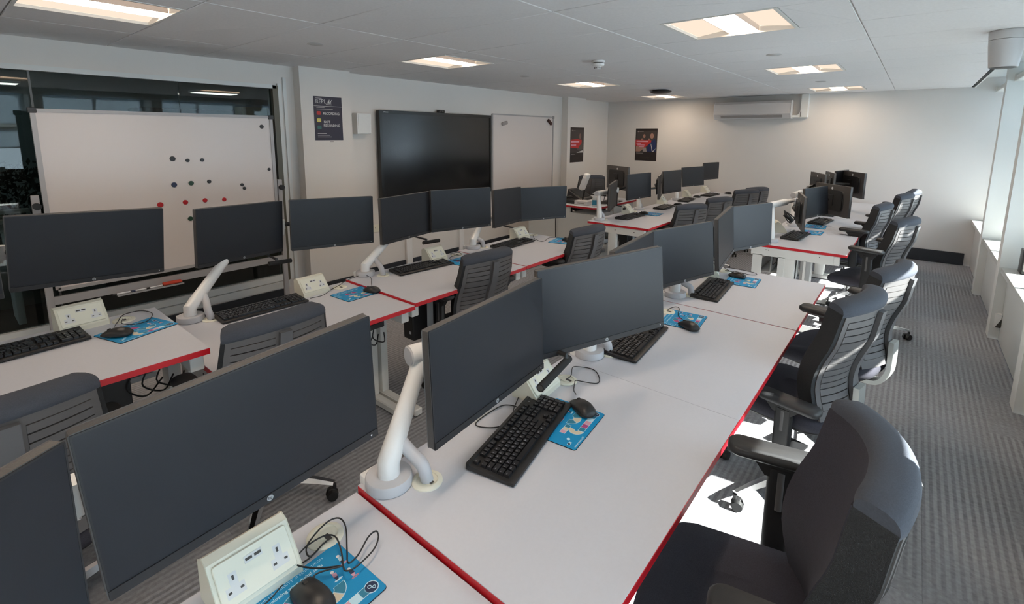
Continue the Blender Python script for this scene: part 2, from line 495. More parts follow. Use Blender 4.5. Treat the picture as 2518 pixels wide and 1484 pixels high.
# floor slab with carpet tiles
fl = structure(MB().b2((XL - 0.05, YN - 0.1, -0.12), (XR + 0.02, YB + 0.1, -0.008), mat('floor_screed', (0.06, 0.06, 0.06), 0.9)).obj('floor'))
tile_cache = {}
def carpet_tile(x0, x1, y0, y1):
    k = (round(x1 - x0, 3), round(y1 - y0, 3))
    if k not in tile_cache:
        tile_cache[k] = MB().rbox((0, 0, -0.004), (k[0] - 0.0005, k[1] - 0.0005, 0.008), 0.0003, M_CARPET, 0.0003, seg=1).mesh('carpet_tile')
    o = bpy.data.objects.new('carpet_tile', tile_cache[k]); COL.objects.link(o)
    o.location = ((x0 + x1) / 2, (y0 + y1) / 2, 0); o.parent = fl
x = XR
col_i = 0
while x > XL + 0.01:
    x0 = max(XL, x - 0.5)
    y = YN - (0.25 if col_i % 2 else 0)
    while y < YB - 0.01:
        y1 = min(YB, y + 0.5)
        if y1 > -0.6: carpet_tile(x0, x, max(y, YN), y1)
        y += 0.5
    x = x0; col_i += 1
rear = MB().b2((XL, YN, -0.008), (XR, -0.6, -0.0005), M_CARPET).obj('carpet_tile', fl)

# ceiling: suspended tiles in a grid, luminaire openings left free
ce = structure(MB().b2((XL - 0.1, YN - 0.1, ZC + 0.075), (0.47, YB + 0.1, ZC + 0.16), M_DARKGAP).obj('ceiling'))
GY = [0.975 + 0.605 * k for k in range(-6, 14)]
GX = [-5.225, -4.0, -2.768, -1.536, -0.318, 0.90]
LIGHTS = [(xc, k) for xc in (-3.32, -0.915) for k in (-5, -1, 3, 7, 11)]
tcache = {}
def ctile(x0, x1, y0, y1):
    x0 = max(x0, XL); x1 = min(x1, 0.452); y0 = max(y0, YN); y1 = min(y1, YB)
    if x1 - x0 < 0.02 or y1 - y0 < 0.02: return
    k = (round(x1 - x0, 3), round(y1 - y0, 3))
    if k not in tcache:
        w, h = k[0] - 0.006, k[1] - 0.006
        tcache[k] = MB().prism(rrect(w, h, 0.001, 1), 0, 0.014, M_TILE, 0.003).mesh('ceiling_tile')
    o = bpy.data.objects.new('ceiling_tile', tcache[k]); COL.objects.link(o)
    o.location = ((x0 + x1) / 2, (y0 + y1) / 2, ZC); o.parent = ce
for j in range(len(GY) - 1):
    k = j - 6
    for i in range(len(GX) - 1):
        xa, xb, ya, yb = GX[i], GX[i + 1], GY[j], GY[j + 1]
        lit = [l for l in LIGHTS if l[1] == k and xa < l[0] < xb]
        if lit:
            xc = lit[0][0]
            ctile(xa, xc - 0.302, ya, yb); ctile(xc + 0.302, xb, ya, yb)
        else: ctile(xa, xb, ya, yb)
gb = MB()
for gx in GX[1:-1]: gb.b2((gx - 0.012, YN, ZC + 0.010), (gx + 0.012, YB, ZC + 0.03), M_TBAR)
for gy in GY: 
    if YN < gy < YB: gb.b2((XL, gy - 0.012, ZC + 0.011), (0.45, gy + 0.012, ZC + 0.03), M_TBAR)
gb.obj('grid_bar', ce)
edge = MB().b2((0.452, YN, ZC - 0.001), (0.475, YB, ZC + 0.075), M_DARKGAP)
edge.obj('edge_shadow_gap', ce)
MB().b2((0.476, YN, ZC - 0.006), (0.490, YB, ZC + 0.09), M_FIN).obj('edge_trim', ce)
MB().b2((0.47, YN, 2.42), (1.22, YB + 0.1, 2.50), M_FIN).obj('blind_recess_soffit', ce)

# far wall
wb = structure(MB().b2((XL - 0.1, YB, 0), (1.22, YB + 0.12, 2.45), M_WALLB).obj('wall_back'))
structure(MB().b2((XL, YN - 0.12, 0), (1.22, YN, 2.45), M_WALL).obj('wall_near'))
sk = MB().b2((0.10, YB - 0.014, 0.005), (0.655, YB, 0.165), M_SKIRT)
structure(MB().rbox((-2.3, YB - 0.008, 0.085), (5.85, 0.016, 0.16), 0.004, M_SKIRT, 0.003, axis='Y').obj('baseboard_back'))

# left wall with columns and glazed opening (y -2.2 .. 2.20, z .24 .. 2.12)
XW = -4.72
wl = MB()
wl.b2((XL - 0.14, 2.20, 0), (XW, YB, 2.45), M_WALL)
wl.b2((XL - 0.14, -2.2, 2.12), (XW, 2.20, 2.45), M_WALL)
wl.b2((XL - 0.14, -2.2, 0), (XW, 2.20, 0.24), M_WALL)
wl.b2((XL - 0.14, YN, 0), (XW, -2.2, 2.45), M_WALL)
wl = structure(wl.obj('wall_left'))
structure(MB().b2((XW, 2.38, 0), (-4.60, 2.925, ZC), M_WALL).obj('trim_1'))
structure(MB().b2((XW, 7.03, 0), (-4.60, 7.60, ZC), M_WALL).obj('trim_2'))
bl = MB()
for y0, y1, xx in ((-2.2, 2.19, XW), (2.93, 7.02, XW), (7.6, 8.63, XW)):
    bl.b2((xx, y0, 0.004), (xx + 0.016, y1, 0.15), M_SKIRT)
for y0, y1 in ((2.385, 2.92), (7.035, 7.595)):
    bl.b2((-4.60, y0, 0.004), (-4.584, y1, 0.15), M_SKIRT)
structure(bl.obj('baseboard_left'))
# glazed partition = window_1: frame, three panes
wg = structure(MB().b2((-4.76, -2.2, 0.24), (-4.70, 2.20, 0.30), M_FIN).obj('window_1'))
fr = MB()
fr.b2((-4.77, -2.2, 2.09), (-4.695, 2.20, 2.125), M_FIN); fr.b2((-4.77, 2.165, 0.24), (-4.695, 2.215, 2.12), mat('bronze_frame', (0.10, 0.09, 0.06), 0.4))
fr.b2((-4.72, 2.215, 0.24), (-4.70, 2.25, 2.14), M_FIN); fr.b2((-4.72, 2.27, 0.0), (-4.705, 2.30, 2.2), M_FIN)
fr.b2((-4.715, -2.2, 0.17), (-4.685, 2.2, 0.235), M_FIN)
fr.obj('window_frame', wg)
for y0, y1 in ((-2.2, 0.530), (0.536, 1.410), (1.416, 2.165)):
    MB().b2((-4.745, y0, 0.30), (-4.735, y1, 2.09), M_GLASSI).obj('pane', wg)
MB().b2((-4.747, 0.527, 0.30), (-4.733, 0.539, 2.09), mat('glass_joint_strip', (0.10, 0.11, 0.11), 0.4)).obj('glazing_strip', wg)

# the dim room beyond the glass
far = MB()
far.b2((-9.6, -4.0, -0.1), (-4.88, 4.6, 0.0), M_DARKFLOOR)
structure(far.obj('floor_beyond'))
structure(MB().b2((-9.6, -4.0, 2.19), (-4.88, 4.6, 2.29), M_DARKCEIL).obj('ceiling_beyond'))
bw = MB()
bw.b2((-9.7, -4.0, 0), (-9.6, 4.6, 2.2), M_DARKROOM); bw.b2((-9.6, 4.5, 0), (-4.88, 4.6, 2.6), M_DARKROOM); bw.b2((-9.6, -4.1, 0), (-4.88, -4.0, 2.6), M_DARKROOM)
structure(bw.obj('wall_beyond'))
for i, (a, b) in enumerate((((-7.3, 0.45), (0.55, 0.20)), ((-6.9, 2.45), (0.46, 0.22)))):
    t = empty('corridor_light', (a[0], a[1], 2.19))
    tag(t, ['long corridor ceiling light seen through the glass at the far left', 'corridor ceiling light seen through the glass above the whiteboard'][i], 'light', 'lights in the room beyond the glass')
    MB().rbox((0, 0, -0.012), (b[1] + 0.04, b[0] + 0.04, 0.024), 0.004, M_STEEL, 0.002).obj('frame', t)
    MB().box((0, 0, -0.027), (b[1], b[0], 0.005), M_LAMPFAR).obj('diffuser', t)
# block pier of pale blocks behind the glass
pier = MB().b2((-6.50, 2.52, 0.0), (-6.30, 3.40, 1.99), mat('mortar', (0.4, 0.36, 0.25), 0.9)).obj('block_pier')
tag(pier, 'pier of pale yellow blocks standing behind the glass beside the column', 'pier')
bm_ = MB().rbox((0, 0, 0), (0.02, 0.282, 0.19), 0.004, M_BRICK, 0.003, axis='X').mesh('block')
for r in range(10):
    for c in range(3):
        o = bpy.data.objects.new('block', bm_); COL.objects.link(o); o.parent = pier
        o.location = (-6.295, 2.668 + c * 0.29, 0.11 + r * 0.198)
tag(MB().rbox((-8.0, 2.62, 1.0), (0.5, 1.55, 2.0), 0.02, M_MONBACK, 0.01).obj('tall_cabinet'), 'tall dark cabinet behind the glass above the whiteboard', 'cabinet')
# pale pillar, hedge and low bench glimpsed at far left
pl = MB().rbox((-7.2, 0.30, 0.93), (0.34, 0.34, 1.86), 0.02, M_STEEL, 0.01).obj('pillar')
tag(pl, 'pale square pillar glimpsed through the glass at the far left', 'pillar')
random.seed(4)
hd = MB()
for i in range(2600):
    c = (-6.8 + random.uniform(-.25, .25), random.uniform(-1.4, 1.0), random.uniform(0.82, 1.35) + 0.06 * math.sin(i))
    R = Euler((random.random() * 6, random.random() * 6, random.random() * 6)).to_matrix()
    a = 0.015 + random.random() * 0.03
    hd.add([Vector(c) + R @ Vector(p) for p in ((-a, 0, 0), (0, -a / 2, 0), (a, 0, 0), (0, a / 2, 0))], [(0, 1, 2, 3)], M_LEAF)
tag(hd.obj('hedge'), 'dark leafy planting seen through the glass left of the whiteboard', 'plants', kind='stuff')
bn = empty('bench', (-6.1, -0.1, 0))
tag(bn, 'low slatted pale bench behind the glass at the far left', 'bench')
for k in range(3): MB().rbox((0.14 * k - 0.14, 0, 0.80 + 0.10 * k), (0.11, 1.3, 0.03), 0.004, M_STEEL).obj('slat', bn)
for s_ in (-1, 1): MB().rbox((0, s_ * 0.5, 0.40), (0.36, 0.05, 0.80), 0.004, M_STEEL).obj('leg', bn)
MB().b2((-7.05, -1.5, 0.0), (-6.55, 1.1, 0.70), M_DARKROOM).obj('planter')
tag(bpy.data.objects['planter'], 'dark planter box under the leafy planting behind the glass', 'planter')

# window wall on the right: panel dado, sill, fins, glazing, added sun-shaping blinds
FINS = [-1.90, -0.40, 1.10, 2.60, 4.12, 5.60, 7.10]
wr = MB().b2((XG - 0.02, YN, 0), (XG + 0.14, YB + 0.1, 0.575), M_DADO)
wr.b2((XG - 0.02, YN, 2.34), (XG + 0.14, YB + 0.1, 2.5), M_FIN)
wr = structure(wr.obj('wall_right'))
bays = [(a + 0.15, b) for a, b in zip([YN - 0.15] + FINS, FINS + [YB])]
for a, b in bays:
    MB().rbox((XR + 0.012, (a + b) / 2, 0.288), (0.024, b - a - 0.006, 0.570), 0.002, M_DADO, 0.002, axis='X', seg=1).obj('wall_panel', wr)
ft = 0
for f in FINS:
    ft += 1
    structure(MB().b2((0.628, f, 0.0), (XG + 0.05, f + 0.15, 2.44), M_FIN).obj('trim_%d' % (ft + 2)))
wi = 1
for a, b in bays:
    wi += 1
    w = structure(MB().b2((XG, a, 0.60), (XG + 0.05, b, 0.66), M_FIN).obj('window_%d' % wi))
    f_ = MB()
    f_.b2((XG, a, 1.74), (XG + 0.05, b, 1.785), M_FIN); f_.b2((XG, a, 2.28), (XG + 0.05, b, 2.36), M_FIN)  # mid-height transom is unseen, added with the blinds to shape the sun
    f_.b2((XG, a, 0.62), (XG + 0.05, a + 0.05, 2.34), M_FIN); f_.b2((XG, b - 0.05, 0.62), (XG + 0.05, b, 2.34), M_FIN)
    f_.obj('window_frame', w)
    MB().b2((XG + 0.02, a + 0.05, 0.66), (XG + 0.026, b - 0.05, 1.74), M_GLASS).obj('pane', w)
    MB().b2((XG + 0.02, a + 0.05, 1.785), (XG + 0.026, b - 0.05, 2.28), M_GLASS).obj('pane', w)
    MB().rbox(((0.640 + XG) / 2, (a + b) / 2, 0.598), (XG - 0.640, b - a - 0.002, 0.046), 0.004, M_SILL, 0.003, axis='Y').obj('window_sill', w)
    ble = [('added window blind of the bay nearest the far wall', 8), ('added window blind of the second bay from the far wall', 7), ('added window blind of the third bay from the far wall', 6)]
OPEN = {(3, 0), (4, 0), (5, 0), (6, 1), (7, 0), (7, 1)}  # upper blinds stopping short of the transom, letting sun strips reach chair tops
for i, (a, b) in enumerate(bays):
    nm = {7: 'the bay beside the far wall', 6: 'the second bay from the far wall', 5: 'the third bay from the far wall', 4: 'the fourth bay from the far wall'}.get(i)
    # unseen half bays with two tiers of blinds, added to shape the sunlight
    m_ = (a + b) / 2
    MB().b2((XG - 0.012, m_ - 0.02, 0.66), (XG + 0.05, m_ + 0.02, 2.30), M_FIN).obj('mullion', bpy.data.objects['window_%d' % (i + 2)])
    for half, (ya, yb) in enumerate(((a, m_), (m_, b))):
        for tier, (zt, zb) in enumerate(((1.74, 1.44), (2.30, 1.88 if (i, half) in OPEN else 1.79))):
            t = empty('sun_shaping_blind', (XG - 0.03, (ya + yb) / 2, zt))
            tag(t, '%s %s white blind added to shape the sun in %s' % (('lower', 'upper')[tier], ('nearer', 'farther')[half], nm if nm else 'a window bay beside or behind the camera'), 'blind', 'added sun-shaping blinds over the windows' if nm else 'added sun-shaping blinds out of the view')
            L_ = yb - ya - 0.01
            MB().cyl((0, -L_ / 2, -0.02), (0, L_ / 2, -0.02), 0.022, n=12, m=M_FIN).obj('roller', t)
            MB().b2((-0.002, -L_ / 2, zb - zt), (0.002, L_ / 2, -0.02), M_BLIND).obj('fabric', t)
            MB().rbox((0, 0, zb - zt), (0.012, L_, 0.02), 0.004, M_FIN, 0.002, axis='Y').obj('bottom_bar', t)
    hr = empty('blind_headrail', (0.72, (a + b) / 2, 2.27))
    tag(hr, 'white blind headrail across the top of %s' % (nm if nm else 'a window bay beside or behind the camera'), 'headrail', 'headrails under the ceiling edge' if nm else 'headrails out of the view')
    MB().rbox((0, 0, 0), (0.07, b - a - 0.01, 0.055), 0.01, M_FIN, 0.002, axis='Y').obj('rail', hr)
    MB().rbox((0.0, (b - a) / 2 - 0.05, 0.0), (0.09, 0.03, 0.07), 0.006, M_STEEL, 0.002).obj('bracket', hr)
for i, (y, who) in enumerate(((8.60, 'on the end wall reveal'), (7.06, 'on the first fin from the far wall'), (5.56, 'on the second fin from the far wall'))):
    x0 = 0.80; x1 = 0.86
    pts = [(x0, y, 2.25), (x0, y, 0.80)] + [((x0 + x1) / 2 - 0.03 * math.cos(a), y, 0.80 - 0.03 * math.sin(a)) for a in [PI * k / 6 for k in range(1, 6)]] + [(x1, y, 0.80), (x1, y, 2.25)]
    tag(MB().tube(pts, 0.0022, 6, M_ALUG).obj('blind_chain'), 'thin beaded blind chain loop hanging ' + who, 'chain', 'blind chains by the windows')

# ceiling lights
def louvre_light():
    t = empty('ceiling_light')
    t['category'] = 'light'; t['group'] = 'square recessed ceiling lights'
    f = MB()
    for s_ in (-1, 1):
        f.box((s_ * 0.292, 0, 0.004), (0.016, 0.60, 0.012), M_STEEL); f.box((0, s_ * 0.292, 0.004), (0.568, 0.016, 0.012), M_STEEL)
    f.obj('frame', t)
    h = MB()
    for s_ in (-1, 1):
        h.box((s_ * 0.290, 0, 0.035), (0.012, 0.592, 0.055), M_STEEL); h.box((0, s_ * 0.290, 0.035), (0.568, 0.012, 0.055), M_STEEL)
    h.box((0, 0, 0.0665), (0.592, 0.592, 0.008), M_STEEL); h.obj('housing', t)
    for s_ in (-1, 1):   # two sloping side diffusers and the bright basket between them
        MB().add([(s_ * 0.282, -0.282, 0.014), (s_ * 0.282, 0.282, 0.014), (s_ * 0.088, 0.282, 0.040), (s_ * 0.088, -0.282, 0.040)], [(0, 1, 2, 3)], M_LAMP).obj('side_diffuser', t)
        MB().box((s_ * 0.086, 0, 0.026), (0.004, 0.564, 0.030), M_LOUVRE).obj('divider', t)
    MB().prism([(-0.084, 0.060), (-0.074, 0.022), (0.074, 0.022), (0.084, 0.060)], -0.280, 0.280, M_LAMPC, R=Matrix(((1, 0, 0), (0, 0, 1), (0, 1, 0)))).obj('centre_basket', t)
    return t
LP = louvre_light()
names = {(-0.915, -1): None, (-3.32, -1): 'square recessed ceiling light at the top left corner of the view', (-3.32, 3): 'square ceiling light above the big wall display', (-3.32, 7): 'square ceiling light behind the smoke detector, left row',
         (-3.32, 11): 'farthest square ceiling light of the left row, next to the black ceiling unit', (-0.915, 3): 'largest square ceiling light of the right row, nearest of it', (-0.915, 7): 'second square ceiling light of the right row', (-0.915, 11): 'farthest square ceiling light of the right row, near the far wall'}
for xc, k in LIGHTS:
    n = names.get((xc, k)) or 'square recessed ceiling light above or behind the camera'
    place(LP, TR(xc, GY[k + 6] + 0.3025, ZC), n)
# ------------------------------------------------------------------ task chair (faces +y locally)
MB0 = MB
def back_surf(u, v):
    """u -1..1 across, v 0..1 up: centre surface of the back and its rearward normal"""
    def P(u, v):
        z = 0.485 + 0.515 * v
        hw = 0.212 + 0.014 * math.sin(PI * min(1, v * 1.1)) - 0.012 * v * v
        y = -0.182 + 0.030 * math.sin(PI * min(1.0, v * 1.5)) - 0.075 * max(0, v - 0.25) ** 1.2
        y += 0.055 * u * u
        zc = z - 0.018 * max(0, v - 0.7) / 0.3 * u * u
        return Vector((hw * u, y, zc))
    p = P(u, v); e = 1e-3
    du = P(u + e, v) - P(u - e, v); dv = P(u, v + e) - P(u, v - e)
    return p, dv.cross(du).normalized() * (1 if dv.cross(du).y < 0 else -1)
def build_chair(dz):
    t = empty('task_chair'); t['category'] = 'chair'
    UP = Matrix.Translation((0, 0, dz))
    def MB():
        m = MB0(); m.M = UP; return m
    # cushion front
    MB().slab(back_surf, -0.99, 0.99, 0.0, 0.94, 12, 12, -0.040, 0.012, M_FAB).obj('back_cushion', t, angle=60)
    # mesh covered flanks
    for s_ in (-1, 1): MB().slab(back_surf, *( (-1.0, -0.88) if s_ < 0 else (0.88, 1.0)), 0.0, 0.94, 2, 12, -0.037, 0.037, M_MESH).obj('side_panel', t, angle=60)
    # pale fabric roll over the top
    tp = MB(); n = 20; ring = 14
    vs = []; fs = []
    for i in range(n + 1):
        u = -1.0 + 2.0 * i / n
        p, nn = back_surf(u, 0.945)
        up = Vector((0, 0, 1))
        k = 1.0 if abs(u) < 0.97 else 0.86
        for j in range(ring):
            a = 2 * PI * j / ring
            vs.append(p + nn * (0.001 + 0.043 * k * math.copysign(abs(math.cos(a)) ** 0.7, math.cos(a))) + up * (0.030 * k * math.copysign(abs(math.sin(a)) ** 0.8, math.sin(a)) + 0.004 + (0.0 if k == 1 else -0.004)))
    for i in range(n):
        for j in range(ring):
            q = (j + 1) % ring
            fs.append((i * ring + j, (i + 1) * ring + j, (i + 1) * ring + q, i * ring + q))
    fs.append(tuple(range(ring))); fs.append(tuple(reversed(range(n * ring, (n + 1) * ring))))
    tp.add(vs, fs, M_FABT); tp.obj('top_roll', t, angle=60)
    # slotted shell
    sh = MB()
    o0, o1 = 0.030, 0.040
    rows = 13; v0, v1 = 0.06, 0.86
    sh.slab(back_surf, -0.93, 0.93, -0.02, v0, 12, 1, o0, o1, M_SHELL)
    sh.slab(back_surf, -0.93, 0.93, v1, 0.93, 12, 1, o0, o1, M_SHELL)
    for s_ in (-1, 1):
        a, b = (-0.93, -0.84) if s_ < 0 else (0.84, 0.93)
        sh.slab(back_surf, a, b, v0, v1, 1, 12, o0, o1, M_SHELL)
    sh.slab(back_surf, -0.16, 0.16, v0, v1, 2, 12, o0, o1, M_SHELL)
    gap = 0.010; st = (v1 - v0) / rows
    for k in range(rows):
        a, b = v0 + st * k + gap / 2, v0 + st * (k + 1) - gap / 2
        for s_ in (-1, 1):
            u0, u1 = (-0.84, -0.16) if s_ < 0 else (0.16, 0.84)
            sh.slab(back_surf, u0, u1, a, b, 5, 1, o0, o1 + 0.002, M_SHELL)
    sh.obj('back_shell', t, angle=40)
    sp = MB()
    sp.slab(back_surf, -0.105, 0.105, -0.02, 0.90, 2, 12, 0.041, 0.058, M_SPINE)
    sp.obj('spine', t, angle=50)
    # J bar from spine to seat mechanism
    p, nn = back_surf(0, 0.0)
    path = spline([p + nn * 0.05 + Vector((0, 0, 0.10)), p + nn * 0.052, p + nn * 0.045 + Vector((0, 0, -0.075)), p + Vector((0, 0.0, -0.125)), Vector((0, -0.08, 0.355)), Vector((0, 0.02, 0.37))], 4)
    jb = MB(); vs = []; fs = []
    for i, q in enumerate(path):
        a = path[max(0, i - 1)]; b = path[min(len(path) - 1, i + 1)]; tdir = (b - a).normalized()
        w = Vector((1, 0, 0)); m_ = tdir.cross(w)
        for cx_, cy_ in ((-0.038, -0.011), (0.038, -0.011), (0.038, 0.011), (-0.038, 0.011)): vs.append(q + w * cx_ + m_ * cy_)
    for i in range(len(path) - 1):
        for j in range(4):
            q = (j + 1) % 4; fs.append((i * 4 + j, i * 4 + q, i * 4 + 4 + q, i * 4 + 4 + j))
    fs.append((3, 2, 1, 0)); fs.append(tuple(range((len(path) - 1) * 4, len(path) * 4)))
    jb.add(vs, fs, M_ALUG); jb.obj('back_bar', t, angle=40)
    # seat: rounded pad with waterfall front
    st_ = MB(); base = rrect(0.49, 0.47, 0.11, 5)
    def ring(sc_, z, yo=0.0): return [((x_ * sc_), (y_ * sc_) + 0.03 + yo, z - (0.030 * max(0, (y_ + 0.03) / 0.26) ** 3)) for x_, y_ in base]
    rs = [ring(0.86, 0.412), ring(0.97, 0.425), ring(1.0, 0.45), ring(0.985, 0.472), ring(0.93, 0.484), ring(0.7, 0.486), ring(0.35, 0.483)]
    vs = [p for r in rs for p in r]; n = len(base); fs = []
    for k in range(len(rs) - 1):
        for i in range(n): fs.append((k * n + i, k * n + (i + 1) % n, (k + 1) * n + (i + 1) % n, (k + 1) * n + i))
    fs.append(tuple(reversed(range(n)))); fs.append(tuple(range((len(rs) - 1) * n, len(rs) * n)))
    st_.add(vs, fs, M_FAB); st_.obj('seat', t, angle=70)
    sp2 = MB(); sp2.prism([(p_[0] * 0.84, p_[1] * 0.84 + 0.03) for p_ in base], 0.392, 0.414, M_BLACK, 0.006)
    sp2.rbox((0, 0.0, 0.365), (0.15, 0.24, 0.06), 0.03, M_BLACK, 0.006)
    sp2.cyl((0.06, 0.05, 0.37), (0.21, 0.05, 0.37), 0.006, n=8, m=M_BLACK); sp2.rbox((0.23, 0.05, 0.37), (0.05, 0.03, 0.012), 0.008, M_BLACK)
    sp2.obj('mechanism', t)
    # arms
    for s_ in (-1, 1):
        am = MB(); x = s_ * 0.285
        am.box((s_ * 0.19, -0.06, 0.388), (0.20, 0.07, 0.014), M_BLACK)
        am.rbox((x, -0.06, 0.54), (0.032, 0.068, 0.32), 0.012, M_BLACK, 0.003)
        am.rbox((x - s_ * 0.001, -0.06, 0.63), (0.036, 0.022, 0.12), 0.008, M_SHELL, 0.002)
        am.prism([(-0.036, 0.67), (0.036, 0.67), (0.075, 0.724), (-0.075, 0.724)], -0.014, 0.014, M_BLACK, R=Matrix(((0, 0, 1), (1, 0, 0), (0, 1, 0))), o=(x, -0.055, 0))
        am.obj('arm_post', t)
        pd = MB(); pd.rbox((x - s_ * 0.008, -0.040, 0.738), (0.085, 0.245, 0.030), 0.034, M_ARMPAD, 0.009, seg=5); pd.obj('arm_pad', t, angle=50)
    # column and five star base
    g = MB0(); g.cyl((0, 0, 0.10), (0, 0, 0.24), 0.027, n=16, m=M_ALU); g.cyl((0, 0, 0.24), (0, 0, 0.35 + dz), 0.015, n=14, m=M_ALU); g.cyl((0, 0, 0.05), (0, 0, 0.10), 0.026, n=14, m=M_BLACK)
    g.obj('gas_column', t)
    MB0().lathe([(0.035, 0.075), (0.048, 0.085), (0.046, 0.125), (0.034, 0.135)], 20, M_ALU).obj('hub', t)
    for k in range(5):
        a = 2 * PI * k / 5 + 0.3
        R = Matrix.Rotation(a, 3, 'Z')
        lg = MB0(); vs = []; fs = []
        for x_, w_, z0, z1 in ((0.03, 0.030, 0.082, 0.125), (0.12, 0.026, 0.084, 0.118), (0.24, 0.021, 0.078, 0.102), (0.318, 0.017, 0.070, 0.088)):
            for p_ in ((x_, -w_, z0 + 0.008), (x_, w_, z0 + 0.008), (x_, w_ * 0.5, z1), (x_, -w_ * 0.5, z1), ): vs.append(R @ Vector(p_))
        for i in range(3):
            for j in range(4):
                q = (j + 1) % 4; fs.append((i * 4 + j, i * 4 + 4 + j, i * 4 + 4 + q, i * 4 + q))
        fs.append((0, 1, 2, 3)); fs.append((15, 14, 13, 12))
        lg.add(vs, fs, M_ALU); L = lg.obj('base_leg', t, angle=50)
        cs = MB0(); c = R @ Vector((0.318, 0, 0)); sw = a + 0.9 + k * 0.7
        d = Vector((math.cos(sw), math.sin(sw), 0)); w_ = Vector((-d.y, d.x, 0)); c2 = c + d * 0.012
        for s_ in (-1, 1):
            cs.cyl(c2 + w_ * s_ * 0.008 + Vector((0, 0, 0.0275)), c2 + w_ * s_ * 0.026 + Vector((0, 0, 0.0275)), 0.0272, 0.0225, 16, M_RUB)
        cs.cyl((c.x, c.y, 0.045), (c.x, c.y, 0.074), 0.009, n=8, m=M_BLACK)
        cs.rbox((c2.x, c2.y, 0.045), (0.030, 0.020, 0.022), 0.006, M_BLACK, 0.003, rz=sw)
        cs.obj('caster', L, angle=50)
    return t
CHAIR = build_chair(0.05)
CHAIR_LOW = build_chair(-0.055)
def chair(bx, by, theta, label, group, low=False):
    """(bx, by) = middle of the top of the back; theta = degrees off facing the left wall towards the far wall"""
    th = math.radians(theta); f = Vector((-math.cos(th), math.sin(th)))
    b = Vector((bx, by)) + f * 0.236
    return place(CHAIR_LOW if low else CHAIR, TR(b.x, b.y, 0.0, 90 - theta), label, group)

# ------------------------------------------------------------------ 24 inch monitor (screen faces -y, centre of panel at origin)
def build_monitor(back=False):
    t = empty('monitor'); t['category'] = 'monitor'
    W, H, D = 0.54, 0.325, 0.022
    R = Matrix(((1, 0, 0), (0, 0, 1), (0, 1, 0)))   # xy polygon -> xz plane, z -> y
    MB().prism([(p[0], p[1]) for p in rrect(W, H, 0.004, 2)][::-1], 0, D, M_MONTOP, 0.0015, R, (0, 0, 0)).obj('case', t)
    b = MB()
    b.box((0, -0.0012, H / 2 - 0.002), (W - 0.002, 0.003, 0.0034), M_BEZEL)
    b.box((0, -0.0018, -H / 2 + 0.010), (W - 0.002, 0.005, 0.019), M_BEZEL)
    for s_ in (-1, 1): b.box((s_ * (W / 2 - 0.0018), -0.0012, 0), (0.0028, 0.003, H - 0.004), M_BEZEL)
    b.obj('bezel', t)
    MB().box((0, -0.0008, 0.0080), (W - 0.006, 0.003, H - 0.0235), M_SCREEN).obj('screen', t)
    lg = MB(); Rl = Matrix(((1, 0, 0), (0, 0, -1), (0, 1, 0)))
    lg.prism(circ(0.0066, 20), 0, 0.0006, M_BADGE, 0, Rl, (0, -0.0043, -H / 2 + 0.0105))
    put_text(lg, 'hp', 0.0092, (0, -0.0024), 0.0009, M_BEZEL, 'CENTER', True, Rl, (0, -0.0043, -H / 2 + 0.0105), 0.9)
    lg.obj('badge', t)
    MB().cyl((W / 2 - 0.02, -0.0043, -H / 2 + 0.0105), (W / 2 - 0.02, -0.0050, -H / 2 + 0.0105), 0.0022, n=8, m=M_INK).obj('power_light', t)
    k = MB(); k.prism([(p[0] * 1.0, p[1]) for p in rrect(0.36, 0.20, 0.03, 3)][::-1], D, D + 0.022, M_MONBACK, 0.008, R)
    k.obj('back_housing', t)
    k = MB(); k.box((0, D + 0.026, 0), (0.115, 0.008, 0.115), M_BLACK)
    k.prism(circ(0.014, 16), 0.0, 0.001, M_INK, 0, R, (0, D + 0.0005, 0.125))
    k.obj('mount_plate', t)
    return t
MON = build_monitor()
MON_POS = []
def monitor(x, y, z, yaw, pit, rol, s, label, group):
    M = (Matrix.Translation((x, y, z)) @ Matrix.Rotation(math.radians(yaw), 4, 'Z') @ Matrix.Rotation(math.radians(pit), 4, 'Y')
         @ Matrix.Rotation(math.radians(rol), 4, 'X') @ Matrix.Rotation(PI / 2, 4, 'Z') @ Matrix.Scale(s, 4))
    o = place(MON, M, label, group)
    return M

